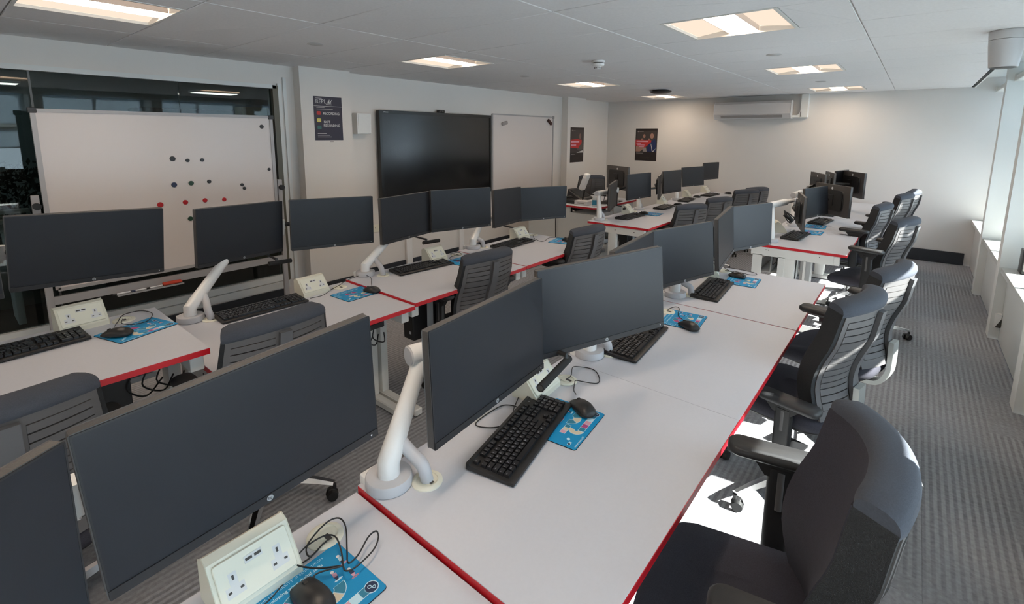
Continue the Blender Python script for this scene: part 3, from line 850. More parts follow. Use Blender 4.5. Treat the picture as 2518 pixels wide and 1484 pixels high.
# ------------------------------------------------------------------ keyboard (keys towards the user at -y)
KX = []
def build_keys():
    U = 0.019; x0 = -0.2155
    rows = []
    def row(y, items): rows.append((y, items))
    n0 = x0 + 15 * U + 0.006; m0 = n0 + 3 * U + 0.006
    yF = 0.052
    def seq(start, specs):
        out = []; x_ = start
        for w, lab in specs:
            if lab is not None: out.append((x_, w, lab))
            x_ += w * U
        return out
    keys = []
    def addrow(y, lst, h=1.0):
        for x_, w, lab in lst: keys.append((x_ + w * U / 2, y, w, h, lab))
    addrow(yF, seq(x0, [(1, 'Esc'), (1, None)] + [(1, 'F%d' % i) for i in range(1, 5)] + [(.5, None)] + [(1, 'F%d' % i) for i in range(5, 9)] + [(.5, None)] + [(1, 'F%d' % i) for i in range(9, 13)]))
    addrow(yF, seq(n0, [(1, 'Prt'), (1, 'Scr'), (1, 'Pau')]))
    ys = [0.0265 - 0.0187 * i for i in range(5)]
    addrow(ys[0], seq(x0, [(1, c) for c in '`1234567890-='] + [(2, '<-')]))
    addrow(ys[0], seq(n0, [(1, 'Ins'), (1, 'Hm'), (1, 'Pu')])); addrow(ys[0], seq(m0, [(1, 'Nm'), (1, '/'), (1, '*'), (1, '-')]))
    addrow(ys[1], seq(x0, [(1.5, 'Tab')] + [(1, c) for c in 'QWERTYUIOP[]'] + [(1.5, 'Ent')]))
    addrow(ys[1], seq(n0, [(1, 'Del'), (1, 'End'), (1, 'Pd')])); addrow(ys[1], seq(m0, [(1, '7'), (1, '8'), (1, '9')]))
    addrow(ys[2], seq(x0, [(1.75, 'Caps')] + [(1, c) for c in "ASDFGHJKL;'#"] + [(1.25, '')])); addrow(ys[2], seq(m0, [(1, '4'), (1, '5'), (1, '6')]))
    addrow(ys[3], seq(x0, [(1.25, 'Sh'), (1, '\\')] + [(1, c) for c in 'ZXCVBNM,./'] + [(2.75, 'Shift')]))
    addrow(ys[3], seq(n0, [(1, None), (1, '^')])); addrow(ys[3], seq(m0, [(1, '1'), (1, '2'), (1, '3')]))
    addrow(ys[4], seq(x0, [(1.25, 'Ctrl'), (1.25, 'W'), (1.25, 'Alt'), (6.25, ''), (1.25, 'Alt'), (1.25, 'W'), (1.25, 'M'), (1.25, 'Ctrl')]))
    addrow(ys[4], seq(n0, [(1, '<'), (1, 'v'), (1, '>')])); addrow(ys[4], seq(m0, [(2, '0'), (1, '.')]))
    keys.append((m0 + 3.5 * U, (ys[1] + ys[2]) / 2, 1, 2, '+')); keys.append((m0 + 3.5 * U, (ys[3] + ys[4]) / 2, 1, 2, '.'))
    return keys
KEYS = build_keys()
def kz(y): return 0.0135 + 0.0085 * (y + 0.0775) / 0.155
KEY_CACHE = {}
def key_geo(mb, x, y, w, h):
    hw, hh = w * 0.019 / 2 - 0.0008, h * 0.0187 / 2 - 0.0008
    z0 = kz(y); z1 = z0 + 0.0062
    i = 0.0015
    mb.add([(x - hw, y - hh, z0 - 0.002), (x + hw, y - hh, z0 - 0.002), (x + hw, y + hh, z0 - 0.002), (x - hw, y + hh, z0 - 0.002),
            (x - hw + i, y - hh + i, z1), (x + hw - i, y - hh + i, z1), (x + hw - i, y + hh - i * 0.6, z1 + 0.0004), (x - hw + i, y + hh - i * 0.6, z1 + 0.0004)],
           [(0, 1, 5, 4), (1, 2, 6, 5), (2, 3, 7, 6), (3, 0, 4, 7), (4, 5, 6, 7), (3, 2, 1, 0)], M_KEY)
def build_keyboard(single):
    t = empty('keyboard'); t['category'] = 'keyboard'
    b = MB()
    prof = [(-0.0775, 0.004), (-0.0775, 0.012), (-0.070, 0.0145), (-0.060, 0.0125), (0.064, 0.0205), (0.067, 0.0235), (0.0775, 0.0225), (0.0775, 0.006)]
    L = 0.455 / 2
    vs = [(x_, y, z) for x_ in (-L, -L + 0.004, L - 0.004, L) for (y, z) in [(p[0] * (0.985 if abs(x_) == L else 1), p[1] - (0.001 if abs(x_) == L else 0)) for p in prof]]
    n = len(prof); fs = []
    for k in range(3):
        for i in range(n): fs.append((k * n + i, k * n + (i + 1) % n, (k + 1) * n + (i + 1) % n, (k + 1) * n + i))
    fs.append(tuple(reversed(range(n)))); fs.append(tuple(range(3 * n, 4 * n)))
    b.add(vs, fs, M_KEYB)
    for x_ in (-0.2, 0.2):
        b.box((x_, 0.066, 0.004), (0.02, 0.012, 0.008), M_KEYB); b.box((x_, -0.066, 0.0025), (0.02, 0.012, 0.005), M_KEYB)
    b.obj('body', t)
    if single:
        for (x_, y, w, h, lab) in KEYS:
            k = (w, h, round(y, 4))
            if k not in KEY_CACHE:
                m = MB(); key_geo(m, 0, y, w, h)
                for i, v in enumerate(m.v): m.v[i] = Vector((v.x, v.y - y, v.z))
                KEY_CACHE[k] = m.mesh('key', 20)
            o = bpy.data.objects.new('key', KEY_CACHE[k]); COL.objects.link(o); o.parent = t; o.location = (x_, y, 0)
    else:
        m = MB()
        for (x_, y, w, h, lab) in KEYS: key_geo(m, x_, y, w, h)
        o = m.obj('keys', t, angle=20); o['kind'] = 'stuff'
    lg = MB()
    slope = math.atan(0.0085 / 0.155)
    for (x_, y, w, h, lab) in KEYS:
        if lab:
            s_ = 0.0078 if len(lab) == 1 else 0.0040
            put_text(lg, lab, s_, (x_ - w * 0.019 / 2 + 0.0042, y - 0.001 + (0.0 if len(lab) == 1 else 0.001)), kz(y) + 0.0069, M_LEGEND, 'LEFT', True)
    for i in range(3): lg.box((0.150 + i * 0.019, 0.055, 0.0245), (0.002, 0.003, 0.0004), M_INK)
    o = lg.obj('key_legends', t)
    return t
KB1 = build_keyboard(True)
KB2 = build_keyboard(False)

# ------------------------------------------------------------------ mouse (nose towards +y)
def build_mouse():
    t = empty('mouse'); t['category'] = 'mouse'
    b = MB(); vs = []; fs = []; n = 16
    secs = [(-0.056, 0.010, 0.010, 0.006), (-0.050, 0.024, 0.022, 0.003), (-0.034, 0.031, 0.033, 0.001), (-0.008, 0.0325, 0.037, 0.0), (0.020, 0.030, 0.032, 0.0), (0.042, 0.028, 0.023, 0.001), (0.053, 0.024, 0.016, 0.003), (0.056, 0.018, 0.011, 0.005)]
    for y, w, h, zb in secs:
        for j in range(n):
            a = 2 * PI * j / n
            c, s_ = math.cos(a), math.sin(a)
            x_ = w * math.copysign(abs(c) ** 0.75, c)
            z = zb + 0.006 + ((h - zb - 0.006) * s_ if s_ > 0 else 0.006 * max(s_, -0.95))
            vs.append((x_, y, z))
    for i in range(len(secs) - 1):
        for j in range(n):
            q = (j + 1) % n; fs.append((i * n + j, i * n + q, i * n + n + q, i * n + n + j))
    fs.append(tuple(reversed(range(n)))); fs.append(tuple(range((len(secs) - 1) * n, len(secs) * n)))
    fs = [tuple(reversed(f)) for f in fs]
    b.add(vs, fs, M_BLACK); b.obj('shell', t, angle=60)
    MB().cyl((-0.004, 0.030, 0.0245), (0.004, 0.030, 0.0245), 0.0075, n=14, m=M_RUB).obj('scroll_wheel', t)
    return t
MOUSE = build_mouse()

# ------------------------------------------------------------------ printed mouse mat (0.235 x 0.19)
def build_mat():
    t = empty('mouse_mat'); t['category'] = 'mouse mat'
    W, H = 0.235, 0.190
    MB().prism(rrect(W, H, 0.008, 4), 0, 0.0025, M_MATEDGE, 0.0004).obj('rubber_base', t)
    MB().prism(rrect(W - 0.0015, H - 0.0015, 0.0075, 4), 0.0025, 0.0030, M_MATB).obj('cloth_top', t)
    p = MB(); z = 0.0032
    put_text(p, 'THE UNIVERSITY of EDINBURGH', 0.0088, (-0.076, 0.078), z, M_PALE, 'LEFT', False, sx=1.15)
    put_text(p, 'Developing your digital skills', 0.0118, (-0.076, 0.062), z, M_PALE, 'LEFT', True)
    put_text(p, 'www.ed.ac.uk/', 0.0110, (-0.105, -0.090), z, M_PALE, 'LEFT', True)
    p.obj('lettering', t)
    a = MB(); z1, z2, z3 = 0.0031, 0.0033, 0.0035
    def ring(c, r0, r1, m, zz, a0=0, a1=360, n=24):
        for i in range(n):
            t0 = math.radians(a0 + (a1 - a0) * i / n); t1 = math.radians(a0 + (a1 - a0) * (i + 1) / n)
            a.flat([(c[0] + r0 * math.cos(t0), c[1] + r0 * math.sin(t0)), (c[0] + r1 * math.cos(t0), c[1] + r1 * math.sin(t0)), (c[0] + r1 * math.cos(t1), c[1] + r1 * math.sin(t1)), (c[0] + r0 * math.cos(t1), c[1] + r0 * math.sin(t1))], zz, m)
    def rect(x0, y0, x1, y1, m, zz=z2): a.flat([(x0, y0), (x1, y0), (x1, y1), (x0, y1)], zz, m)
    # crest roundel beside the title
    ring((-0.094, 0.074), 0.0085, 0.0100, M_PALE, z1)
    for k in range(4): ring((-0.094, 0.074), 0.0015, 0.0075, M_PALE, z1, 35 + 90 * k, 65 + 90 * k, 2)
    # winding track: left column, lower bend, long bottom run, upper bend
    rect(-0.112, 0.005, -0.090, 0.060, M_PALE, z1)
    for k in range(5): rect(-0.1105, 0.0065 + k * 0.0107, -0.0915, 0.0155 + k * 0.0107, M_MATB)
    ring((-0.020, 0.010), 0.012, 0.040, M_PALE, z1, 0, 180); ring((-0.020, 0.010), 0.0135, 0.0385, M_PINK, z2, 2, 60); ring((-0.020, 0.010), 0.0135, 0.0385, M_TEAL, z2, 62, 118); ring((-0.020, 0.010), 0.0135, 0.0385, M_PINK, z2, 120, 178)
    ring((0.032, -0.006), 0.010, 0.036, M_PALE, z1, 180, 360); 
    for k, m_ in enumerate((M_TEAL, M_SAND, M_TEAL)): ring((0.032, -0.006), 0.0115, 0.0345, m_, z2, 182 + 60 * k, 238 + 60 * k)
    ring((-0.020, -0.052), 0.006, 0.026, M_PALE, z1, 90, 270); ring((-0.020, -0.052), 0.0075, 0.0245, M_SAND, z2, 95, 265)
    rect(-0.020, -0.078, 0.092, -0.056, M_PALE, z1)
    for k, m_ in enumerate((M_TEAL, M_PINK, M_LPINK, M_PALE, M_TEAL)): rect(-0.019 + k * 0.0218, -0.0765, 0.0015 + k * 0.0218, -0.0575, m_)
    rect(-0.060, -0.030, -0.008, -0.010, M_PALE, z1)
    for k, m_ in enumerate((M_LPINK, M_SAND, M_TEAL)): rect(-0.059 + 0.017 * k, -0.0285, -0.0435 + 0.017 * k, -0.0115, m_)
    a.flat(circ(0.0155, 24, (0.095, -0.068)), z2, M_PALE); a.flat(circ(0.0135, 24, (0.095, -0.068)), z3, M_NAVY)
    ring((0.092, -0.065), 0.003, 0.0045, M_PALE, z3 + 0.0001); ring((0.099, -0.072), 0.0025, 0.004, M_PALE, z3 + 0.0001)
    for (x_, y_, c1, c2) in ((0.062, 0.018, M_LPINK, M_NAVY), (0.090, -0.004, M_NAVY, M_LPINK), (0.094, 0.045, M_PALE, M_NAVY)):   # little riders on boards
        a.flat(circ(0.0040, 12, (x_, y_ + 0.012)), z3, M_INK)
        a.flat([(x_ - 0.005, y_ - 0.004), (x_ + 0.004, y_ - 0.005), (x_ + 0.006, y_ + 0.006), (x_ - 0.003, y_ + 0.009)], z2, c1)
        a.flat([(x_ - 0.004, y_ - 0.013), (x_ + 0.001, y_ - 0.013), (x_ + 0.004, y_ - 0.004), (x_ - 0.005, y_ - 0.003)], z2, c2)
        a.flat(circ(0.010, 14, (x_, y_ - 0.014), 1.0, 0.28), z1, M_PALE if c1 is M_LPINK else M_LPINK)
    rect(-0.105, -0.070, -0.088, -0.060, M_PALE, z1); rect(-0.103, -0.0685, -0.096, -0.0615, M_NAVY); a.flat(circ(0.006, 12, (-0.078, -0.052)), z1, M_PALE)
    a.obj('printed_track', t)
    return t
MAT_P = build_mat()

# ------------------------------------------------------------------ desk top power box: sloping face towards the user (-y)
def build_socket():
    t = empty('power_box'); t['category'] = 'power socket'
    W = 0.168
    prof = [(-0.052, 0.0), (-0.052, 0.020), (0.012, 0.098), (0.034, 0.104), (0.052, 0.092), (0.052, 0.0)]
    R = Matrix(((0, 0, 1), (1, 0, 0), (0, 1, 0)))
    MB().prism(prof, -W / 2, W / 2, M_CREAM, 0.002, R).obj('housing', t)
    d = Vector((0, 0.064, 0.078)).normalized(); nn = Vector((0, -d.z, d.y))
    c = Vector((0, -0.020, 0.059)) + nn * 0.001
    Rf = Matrix(((1, d.x, nn.x), (0, d.y, nn.y), (0, d.z, nn.z)))
    MB().prism(rrect(0.150, 0.086, 0.005, 3), 0, 0.0045, M_SOCK, 0.0015, Rf, c).obj('faceplate', t)
    for s_ in (-1, 1):
        g = MB()
        x_ = s_ * 0.045
        # T shaped recess outline with three slots
        g.flat([(x_ - 0.018, -0.028), (x_ + 0.018, -0.028), (x_ + 0.018, -0.008), (x_ + 0.008, -0.008), (x_ + 0.008, 0.016), (x_ - 0.008, 0.016), (x_ - 0.008, -0.008), (x_ - 0.018, -0.008)], 0.0049, M_SOCKRIM, Rf, c)
        for (dx, dy, w, h) in ((0, 0.006, 0.0045, 0.009), (-0.0115, -0.018, 0.007, 0.0045), (0.0115, -0.018, 0.007, 0.0045)):
            g.flat([(x_ + dx - w / 2, dy - h / 2), (x_ + dx + w / 2, dy - h / 2), (x_ + dx + w / 2, dy + h / 2), (x_ + dx - w / 2, dy + h / 2)], 0.0053, M_SOCKHOLE, Rf, c)
        g.obj('outlet', t)
    u = MB(); u.prism(rrect(0.036, 0.014, 0.001, 1), 0.0045, 0.0056, M_SOCKRIM, 0, Rf, Vector(c) + d * 0.022)
    for s_ in (-1, 1): u.prism(rrect(0.0135, 0.0055, 0.0004, 1), 0.0056, 0.0060, M_SOCKHOLE, 0, Rf, Vector(c) + d * 0.022 + Vector((s_ * 0.009, 0, 0)))
    u.obj('usb_ports', t)
    return t
SOCK = build_socket()
# ------------------------------------------------------------------ benches
def tleg(t, x, h):
    """white T leg at local x: top beam, post, foot"""
    lg = MB()
    lg.rbox((x, 0.0, 0.028), (0.055, 0.64, 0.044), 0.010, M_STEEL, 0.006, seg=3)
    z1 = h - 0.026
    lg.rbox((x, -0.075, z1 - 0.038), (0.050, 0.47, 0.076), 0.003, M_STEEL, 0.003, seg=1)
    lg.rbox((x, 0.055, 0.5 * (0.05 + z1 - 0.07)), (0.050, 0.095, z1 - 0.07 - 0.05), 0.006, M_STEEL, 0.003, seg=2)
    for y in (-0.20, 0.02): lg.cyl((x - 0.027, y, z1 - 0.035), (x + 0.027, y, z1 - 0.035), 0.006, n=8, m=M_SOCKHOLE)
    return lg
def desk(x_front, y0, y1, h, label, group, ports=(), end_plate=False):
    """desk whose user edge lies at x_front, facing the left wall; local frame x along the row, y away from the user"""
    D = 0.714; w = y1 - y0
    t = empty('bench_desk')
    t.matrix_basis = TR(x_front - D / 2, (y0 + y1) / 2, 0, 90)
    tag(t, label, 'desk', group)
    g = 0.0006
    MB().prism(rrect(w - 2 * g - 0.0006, D - 0.0006, 0.001, 1), h - 0.0235, h, M_LAM, 0.0005).obj('worktop', t)
    e = MB()
    for s_ in (-1, 1):
        e.box((0, s_ * (D / 2 + 0.0004), h - 0.0125), (w - 2 * g, 0.0016, 0.0235), M_RED if s_ < 0 else M_LAM)
        e.box((s_ * (w / 2 - g + 0.0002), 0, h - 0.0135), (0.0012, D, 0.0215), M_RED)
    e.obj('edge_band', t)
    for s_ in (-1, 1): tleg(t, s_ * (w / 2 - 0.035), h).obj('leg', t)
    MB().box((0, 0.10, h - 0.045), (w - 0.13, 0.05, 0.035), M_STEEL).obj('frame_beam', t); MB().box((0, -0.18, h - 0.045), (w - 0.13, 0.04, 0.03), M_STEEL).obj('frame_beam', t)
    # cable panel with rounded openings and a lip
    y = 0.20; zt = h - 0.05; zb = h - 0.26
    c = MB()
    ow, oh = 0.17, 0.13
    xs = [-0.30, 0.0, 0.30]
    edges = [-w / 2 + 0.07] + [v for x_ in xs for v in (x_ - ow / 2, x_ + ow / 2)] + [w / 2 - 0.07]
    zo0 = (zt + zb) / 2 - oh / 2 + 0.01; zo1 = zo0 + oh
    for k in range(0, len(edges), 2): c.b2((edges[k], y, zb), (edges[k + 1], y + 0.004, zt), M_TRAY)
    for x_ in xs:
        c.b2((x_ - ow / 2, y, zb), (x_ + ow / 2, y + 0.004, zo0), M_TRAY); c.b2((x_ - ow / 2, y, zo1), (x_ + ow / 2, y + 0.004, zt), M_TRAY)
    c.b2((-w / 2 + 0.07, y - 0.055, zb - 0.003), (w / 2 - 0.07, y + 0.10, zb + 0.001), M_TRAY); c.b2((-w / 2 + 0.07, y - 0.055, zb), (w / 2 - 0.07, y - 0.051, zb + 0.02), M_TRAY)
    c.b2((-w / 2 + 0.07, y + 0.096, zb), (w / 2 - 0.07, y + 0.10, zb + 0.09), M_TRAY)
    c.obj('cable_tray', t)
    for x_ in xs:
        gr = MB()
        pts = [(x_ + p[0], y - 0.001, (zo0 + zo1) / 2 + p[1]) for p in rrect(ow, oh, 0.02, 3)]
        gr.tube(pts + [pts[0]], 0.003, 6, M_BLACK)
        gr.obj('opening_trim', t)
    if end_plate:
        q = MB(); x_ = -w / 2 + 0.011
        z1 = h - 0.026
        q.b2((x_ - 0.01, -0.27, z1 - 0.075), (x_, 0.355, z1), M_STEEL)
        q.b2((x_ - 0.01, 0.262, 0.06), (x_, 0.340, z1 - 0.07), M_STEEL)
        q.b2((x_ - 0.01, 0.085, 0.06), (x_, 0.135, z1 - 0.07), M_STEEL)
        q.b2((x_ - 0.01, -0.075, 0.06), (x_, -0.060, z1 - 0.07), M_STEEL)
        q.b2((x_ - 0.01, -0.33, 0.03), (x_, 0.345, 0.075), M_STEEL)
        for yy in (0.235, 0.215, -0.17): q.cyl((x_ - 0.0115, yy, z1 - 0.022), (x_ - 0.009, yy, z1 - 0.022), 0.004, n=8, m=M_SOCKHOLE)
        q.obj('end_plate', t)
    for (px, py) in ports:
        o = MB(); R = Matrix.Identity(3)
        o.lathe([(0.043, 0.0), (0.043, 0.003), (0.040, 0.0055), (0.030, 0.0062), (0.0295, 0.004), (0.018, 0.004), (0.017, 0.0062), (0.004, 0.0062)], 28, M_CREAM, (px, py, h))
        o.box((px + 0.012, py + 0.0, h + 0.0064), (0.022, 0.012, 0.0006), M_SOCKHOLE)
        o.obj('cable_port', t, world=True, angle=40)
    return t

def pc(x, y, z, label, rz=0):
    t = empty('computer', (x, y, z)); tag(t, label, 'computer', 'small black computers slung under the desks')
    t.matrix_basis = TR(x, y, z, rz)
    MB().rbox((0, 0, 0), (0.10, 0.27, 0.28), 0.006, M_BLACK, 0.003, axis='X').obj('case', t)
    MB().rbox((0.0, -0.136, 0.0), (0.09, 0.004, 0.26), 0.004, M_MONBACK, 0.001, axis='Y').obj('front_panel', t)
    c = MB(); c.rbox((0, 0, 0.15), (0.11, 0.20, 0.02), 0.004, M_TRAY); c.box((0.056, 0, 0.0), (0.003, 0.05, 0.30), M_TRAY); c.box((-0.056, 0, 0.0), (0.003, 0.05, 0.30), M_TRAY); c.box((0, 0, -0.146), (0.115, 0.05, 0.003), M_TRAY)
    c.obj('hanger', t)
    c = MB(); c.box((0.02, -0.1385, -0.09), (0.018, 0.001, 0.018), M_INK); c.obj('sticker', t)
    return t

# rows -- window row (A), far window row (C), board row (B), far board row (D)
FA, FC, FB, FD = -0.368, -0.345, -2.105, -2.036
GA, GC, GB, GD = 'desks of the near window row', 'desks of the far window row', 'desks of the near board row', 'desks of the far board row'
desk(FA, -0.38, 0.651, 0.712, 'nearest grey-white desk, bottom centre, lower than its neighbour', GA, ports=[(-1.01, 0.517)])
desk(FA, 0.655, 1.660, 0.730, 'desk with the large near keyboard and red end edge, second of the near window row', GA, ports=[(-0.950, 0.788), (-0.964, 1.507)])
desk(FA, 1.663, 2.665, 0.728, 'third desk of the near window row, chair armrest over its far front corner', GA, ports=[(-0.955, 1.835), (-0.96, 2.50)])
desk(FA, 2.668, 3.660, 0.730, 'end desk of the near window row, beside the gap in the middle of the room', GA, ports=[(-0.955, 2.855), (-0.96, 3.54)])
desk(FC, 4.667, 5.700, 0.735, 'first desk of the far window row with a red end edge and white end frame', GC, ports=[(-0.96, 4.93)], end_plate=True)
desk(FC, 5.703, 6.740, 0.733, 'second desk of the far window row', GC, ports=[(-0.96, 5.93)])
desk(FC, 6.743, 7.690, 0.735, 'third desk of the far window row', GC)
desk(FC, 7.693, 8.600, 0.733, 'last desk of the far window row, against the end wall', GC)
desk(FB, -0.38, 0.648, 0.828, 'raised grey-white desk with thick red front edge at the left side of the picture', GB, ports=[(-2.721, 0.504)])
desk(FB, 0.654, 1.690, 0.716, 'desk in front of the whiteboard stand, lower than the raised desk beside it', GB, ports=[(-2.750, 0.868), (-2.727, 1.594)])
desk(FB, 1.693, 2.717, 0.731, 'desk in front of the wall column, third of the near board row', GB, ports=[(-2.703, 1.905), (-2.73, 2.62)])
desk(FB, 2.720, 3.690, 0.735, 'end desk of the near board row, below the display', GB, ports=[(-2.742, 2.945), (-2.73, 3.63)])
desk(FD, 4.655, 5.680, 0.735, 'first desk of the far board row with a red end edge', GD, ports=[(-2.66, 4.86), (-2.66, 5.62)])
desk(FD, 5.683, 6.710, 0.733, 'second desk of the far board row', GD, ports=[(-2.66, 5.86)])
desk(FD, 6.713, 7.700, 0.735, 'third desk of the far board row', GD)
desk(FD, 7.703, 8.560, 0.733, 'last desk of the far board row, against the end wall', GD)
pc(-2.42, 5.02, 0.52, 'black computer under the first desk of the far board row')
pc(-2.42, 2.02, 0.50, 'black computer under the desk before the wall column')
pc(-2.42, 0.30, 0.60, 'black computer under the raised desk at the left')
pc(-0.80, 5.05, 0.52, 'black computer behind the white end frame of the far window row')
# under-desk power strips with loose leads
for (x, y, z, lb) in ((-2.37, 0.50, 0.72, 'black power strip under the raised desk at the left'), (-2.37, 1.55, 0.56, 'black power strip under the desk before the whiteboard stand'), (-2.33, 3.35, 0.60, 'black power strip under the end desk below the display'), (-0.85, 4.85, 0.62, 'black power strip under the far window row near its end frame')):
    t = empty('power_strip', (x, y, z)); tag(t, lb, 'power strip', 'power strips under the desks')
    MB().rbox((0, 0, 0), (0.05, 0.20, 0.035), 0.008, M_BLACK, 0.004).obj('housing', t)
    for k in range(3): MB().box((0, -0.06 + k * 0.06, 0.0185), (0.028, 0.028, 0.002), M_SOCKHOLE).obj('outlet', t)
    c = MB()
    for k in range(3):
        c.tube(spline([(0.0, -0.06 + k * 0.05, -0.017), (0.02, -0.08 + k * 0.05, -0.07), (0.01, -0.02 + k * 0.06, -0.12), (-0.03, 0.05 + k * 0.04, -0.08)], 5), 0.0035, 6, M_CORD)
    c.obj('leads', t)

# ------------------------------------------------------------------ monitors: x, y, z, yaw, pitch, roll, scale, label
MN = [
 ('a1', -0.808, -0.142, 1.055, 32, 0, 0, 1, 'monitor cut off by the bottom left corner of the picture', 'a'),
 ('a2', -0.968, 0.373, 1.074, 0.2, 3.1, 3.9, 1, 'largest monitor in view, lower left, screen tilted up at its far end', 'a'),
 ('a3', -0.910, 1.026, 1.034, 4.5, -1.5, 0.9, 1, 'monitor behind the large near keyboard, left one of its pair', 'a'),
 ('a4', -0.836, 1.557, 1.073, -27, -1.2, 4.4, 1, 'monitor above the black handle tube, right one of the pair over the large keyboard', 'a'),
 ('a5', -0.985, 2.130, 1.020, 6, -2, 0, 1, 'monitor mostly hidden behind others, its top corner showing over the third desk', 'a'),
 ('a6', -0.968, 2.725, 1.007, -17.7, -5, 0.8, 1, 'monitor over the third window desk, left of the small end keyboard', 'a'),
 ('a7', -0.898, 3.280, 1.032, 6.5, -4, 1.9, 1, 'monitor seen nearly edge-on over the end desk of the near window row', 'a'),
 ('a8', -0.895, 3.884, 1.012, -18.3, -3.5, -0.4, 1, 'end monitor of the near window row, lit grey, standing out past its desk', 'a'),
 ('b1', -2.860, -0.120, 1.160, -3, 2, 0, 1, 'monitor cut off by the left border of the picture', 'b'),
 ('b2', -2.832, 0.446, 1.165, -0.9, 7.2, -2.6, 1, 'monitor over the raised desk hiding the left half of the whiteboard bottom', 'b'),
 ('b3', -3.010, 1.157, 1.102, 13.5, 2.0, -1.9, 1, 'monitor in front of the right part of the whiteboard', 'b'),
 ('b4', -2.946, 1.703, 1.094, -12.9, -1.4, -1.5, 1, 'monitor in front of the wall column with the recording poster', 'b'),
 ('b5', -2.848, 2.241, 1.076, 9.8, -1.0, 0, 1, 'left monitor of the pair under the big wall display', 'b'),
 ('b6', -2.780, 2.734, 1.083, -16.6, -1.2, -0.2, 1, 'right monitor of the pair under the big wall display', 'b'),
 ('b7', -2.794, 3.330, 1.038, 13.4, -3.0, -2.1, 1, 'narrow-looking monitor below the wall-mounted small whiteboard, left of its pair', 'b'),
 ('b8', -2.809, 3.899, 1.006, -21.7, 0.6, -0.3, 1, 'end monitor of the near board row, below the small whiteboard', 'b'),
 ('d1', -2.68, 5.110, 0.985, 19, 1, 1.5, 0.95, 'edge-on monitor at the near end of the far board row', 'd'),
 ('d2', -2.60, 5.620, 1.060, -8.5, -2.7, 0.5, 0.95, 'first face-on monitor of the far board row, above the white power box', 'd'),
 ('d3', -2.56, 6.170, 1.020, 19.5, -2, 0, 0.93, 'edge-on monitor beside the second pair of the far board row', 'd'),
 ('d4', -2.52, 6.480, 1.060, -6, -2.7, 0, 0.92, 'monitor in the middle of the far board row, left of the tall pair', 'd'),
 ('d5', -2.57, 7.420, 1.070, -20, -4, 1, 0.88, 'wide monitor in the middle of the far board row before the end wall', 'd'),
 ('d6', -2.52, 8.080, 1.120, -13, -1, 0, 0.83, 'last monitor of the far board row, highest against the end wall', 'd'),
 ('c1', -0.775, 5.240, 0.985, 15, 0, 0, 0.95, 'monitor turned edge-on at the near end of the far window row', 'c'),
 ('c2', -0.745, 5.860, 1.010, -15.6, -5.7, 0.5, 0.93, 'grey-lit monitor facing us at the near end of the far window row', 'c'),
 ('c3', -0.645, 6.250, 1.005, 42, 0, 0, 1, 'black monitor back standing across the far window row', 'c'),
 ('c4', -0.885, 6.950, 1.090, 25, 0, 0, 0.92, 'dark monitor back rising behind the white arm of the far window row', 'c'),
 ('c5', -0.80, 7.30, 1.09, 18, 0, 0, 0.88, 'small dark monitor far along the window row', 'c'),
 ('c6', -0.73, 7.75, 1.10, -12, 0, 0, 0.85, 'dark monitor face just left of the farthest pair by the windows', 'c'),
 ('c7', -0.585, 7.60, 1.075, 32, 0, 0, 0.98, 'farthest tall monitor back near the end of the window row', 'c'),
]
MG = {'a': 'monitors of the near window row', 'b': 'monitors of the near board row', 'c': 'monitors of the far window row', 'd': 'monitors of the far board row'}
MM = {}
for (k, x, y, z, yaw, pit, rol, s, lab, g) in MN:
    MM[k] = monitor(x, y, z, yaw, pit, rol, s, lab, MG[g])

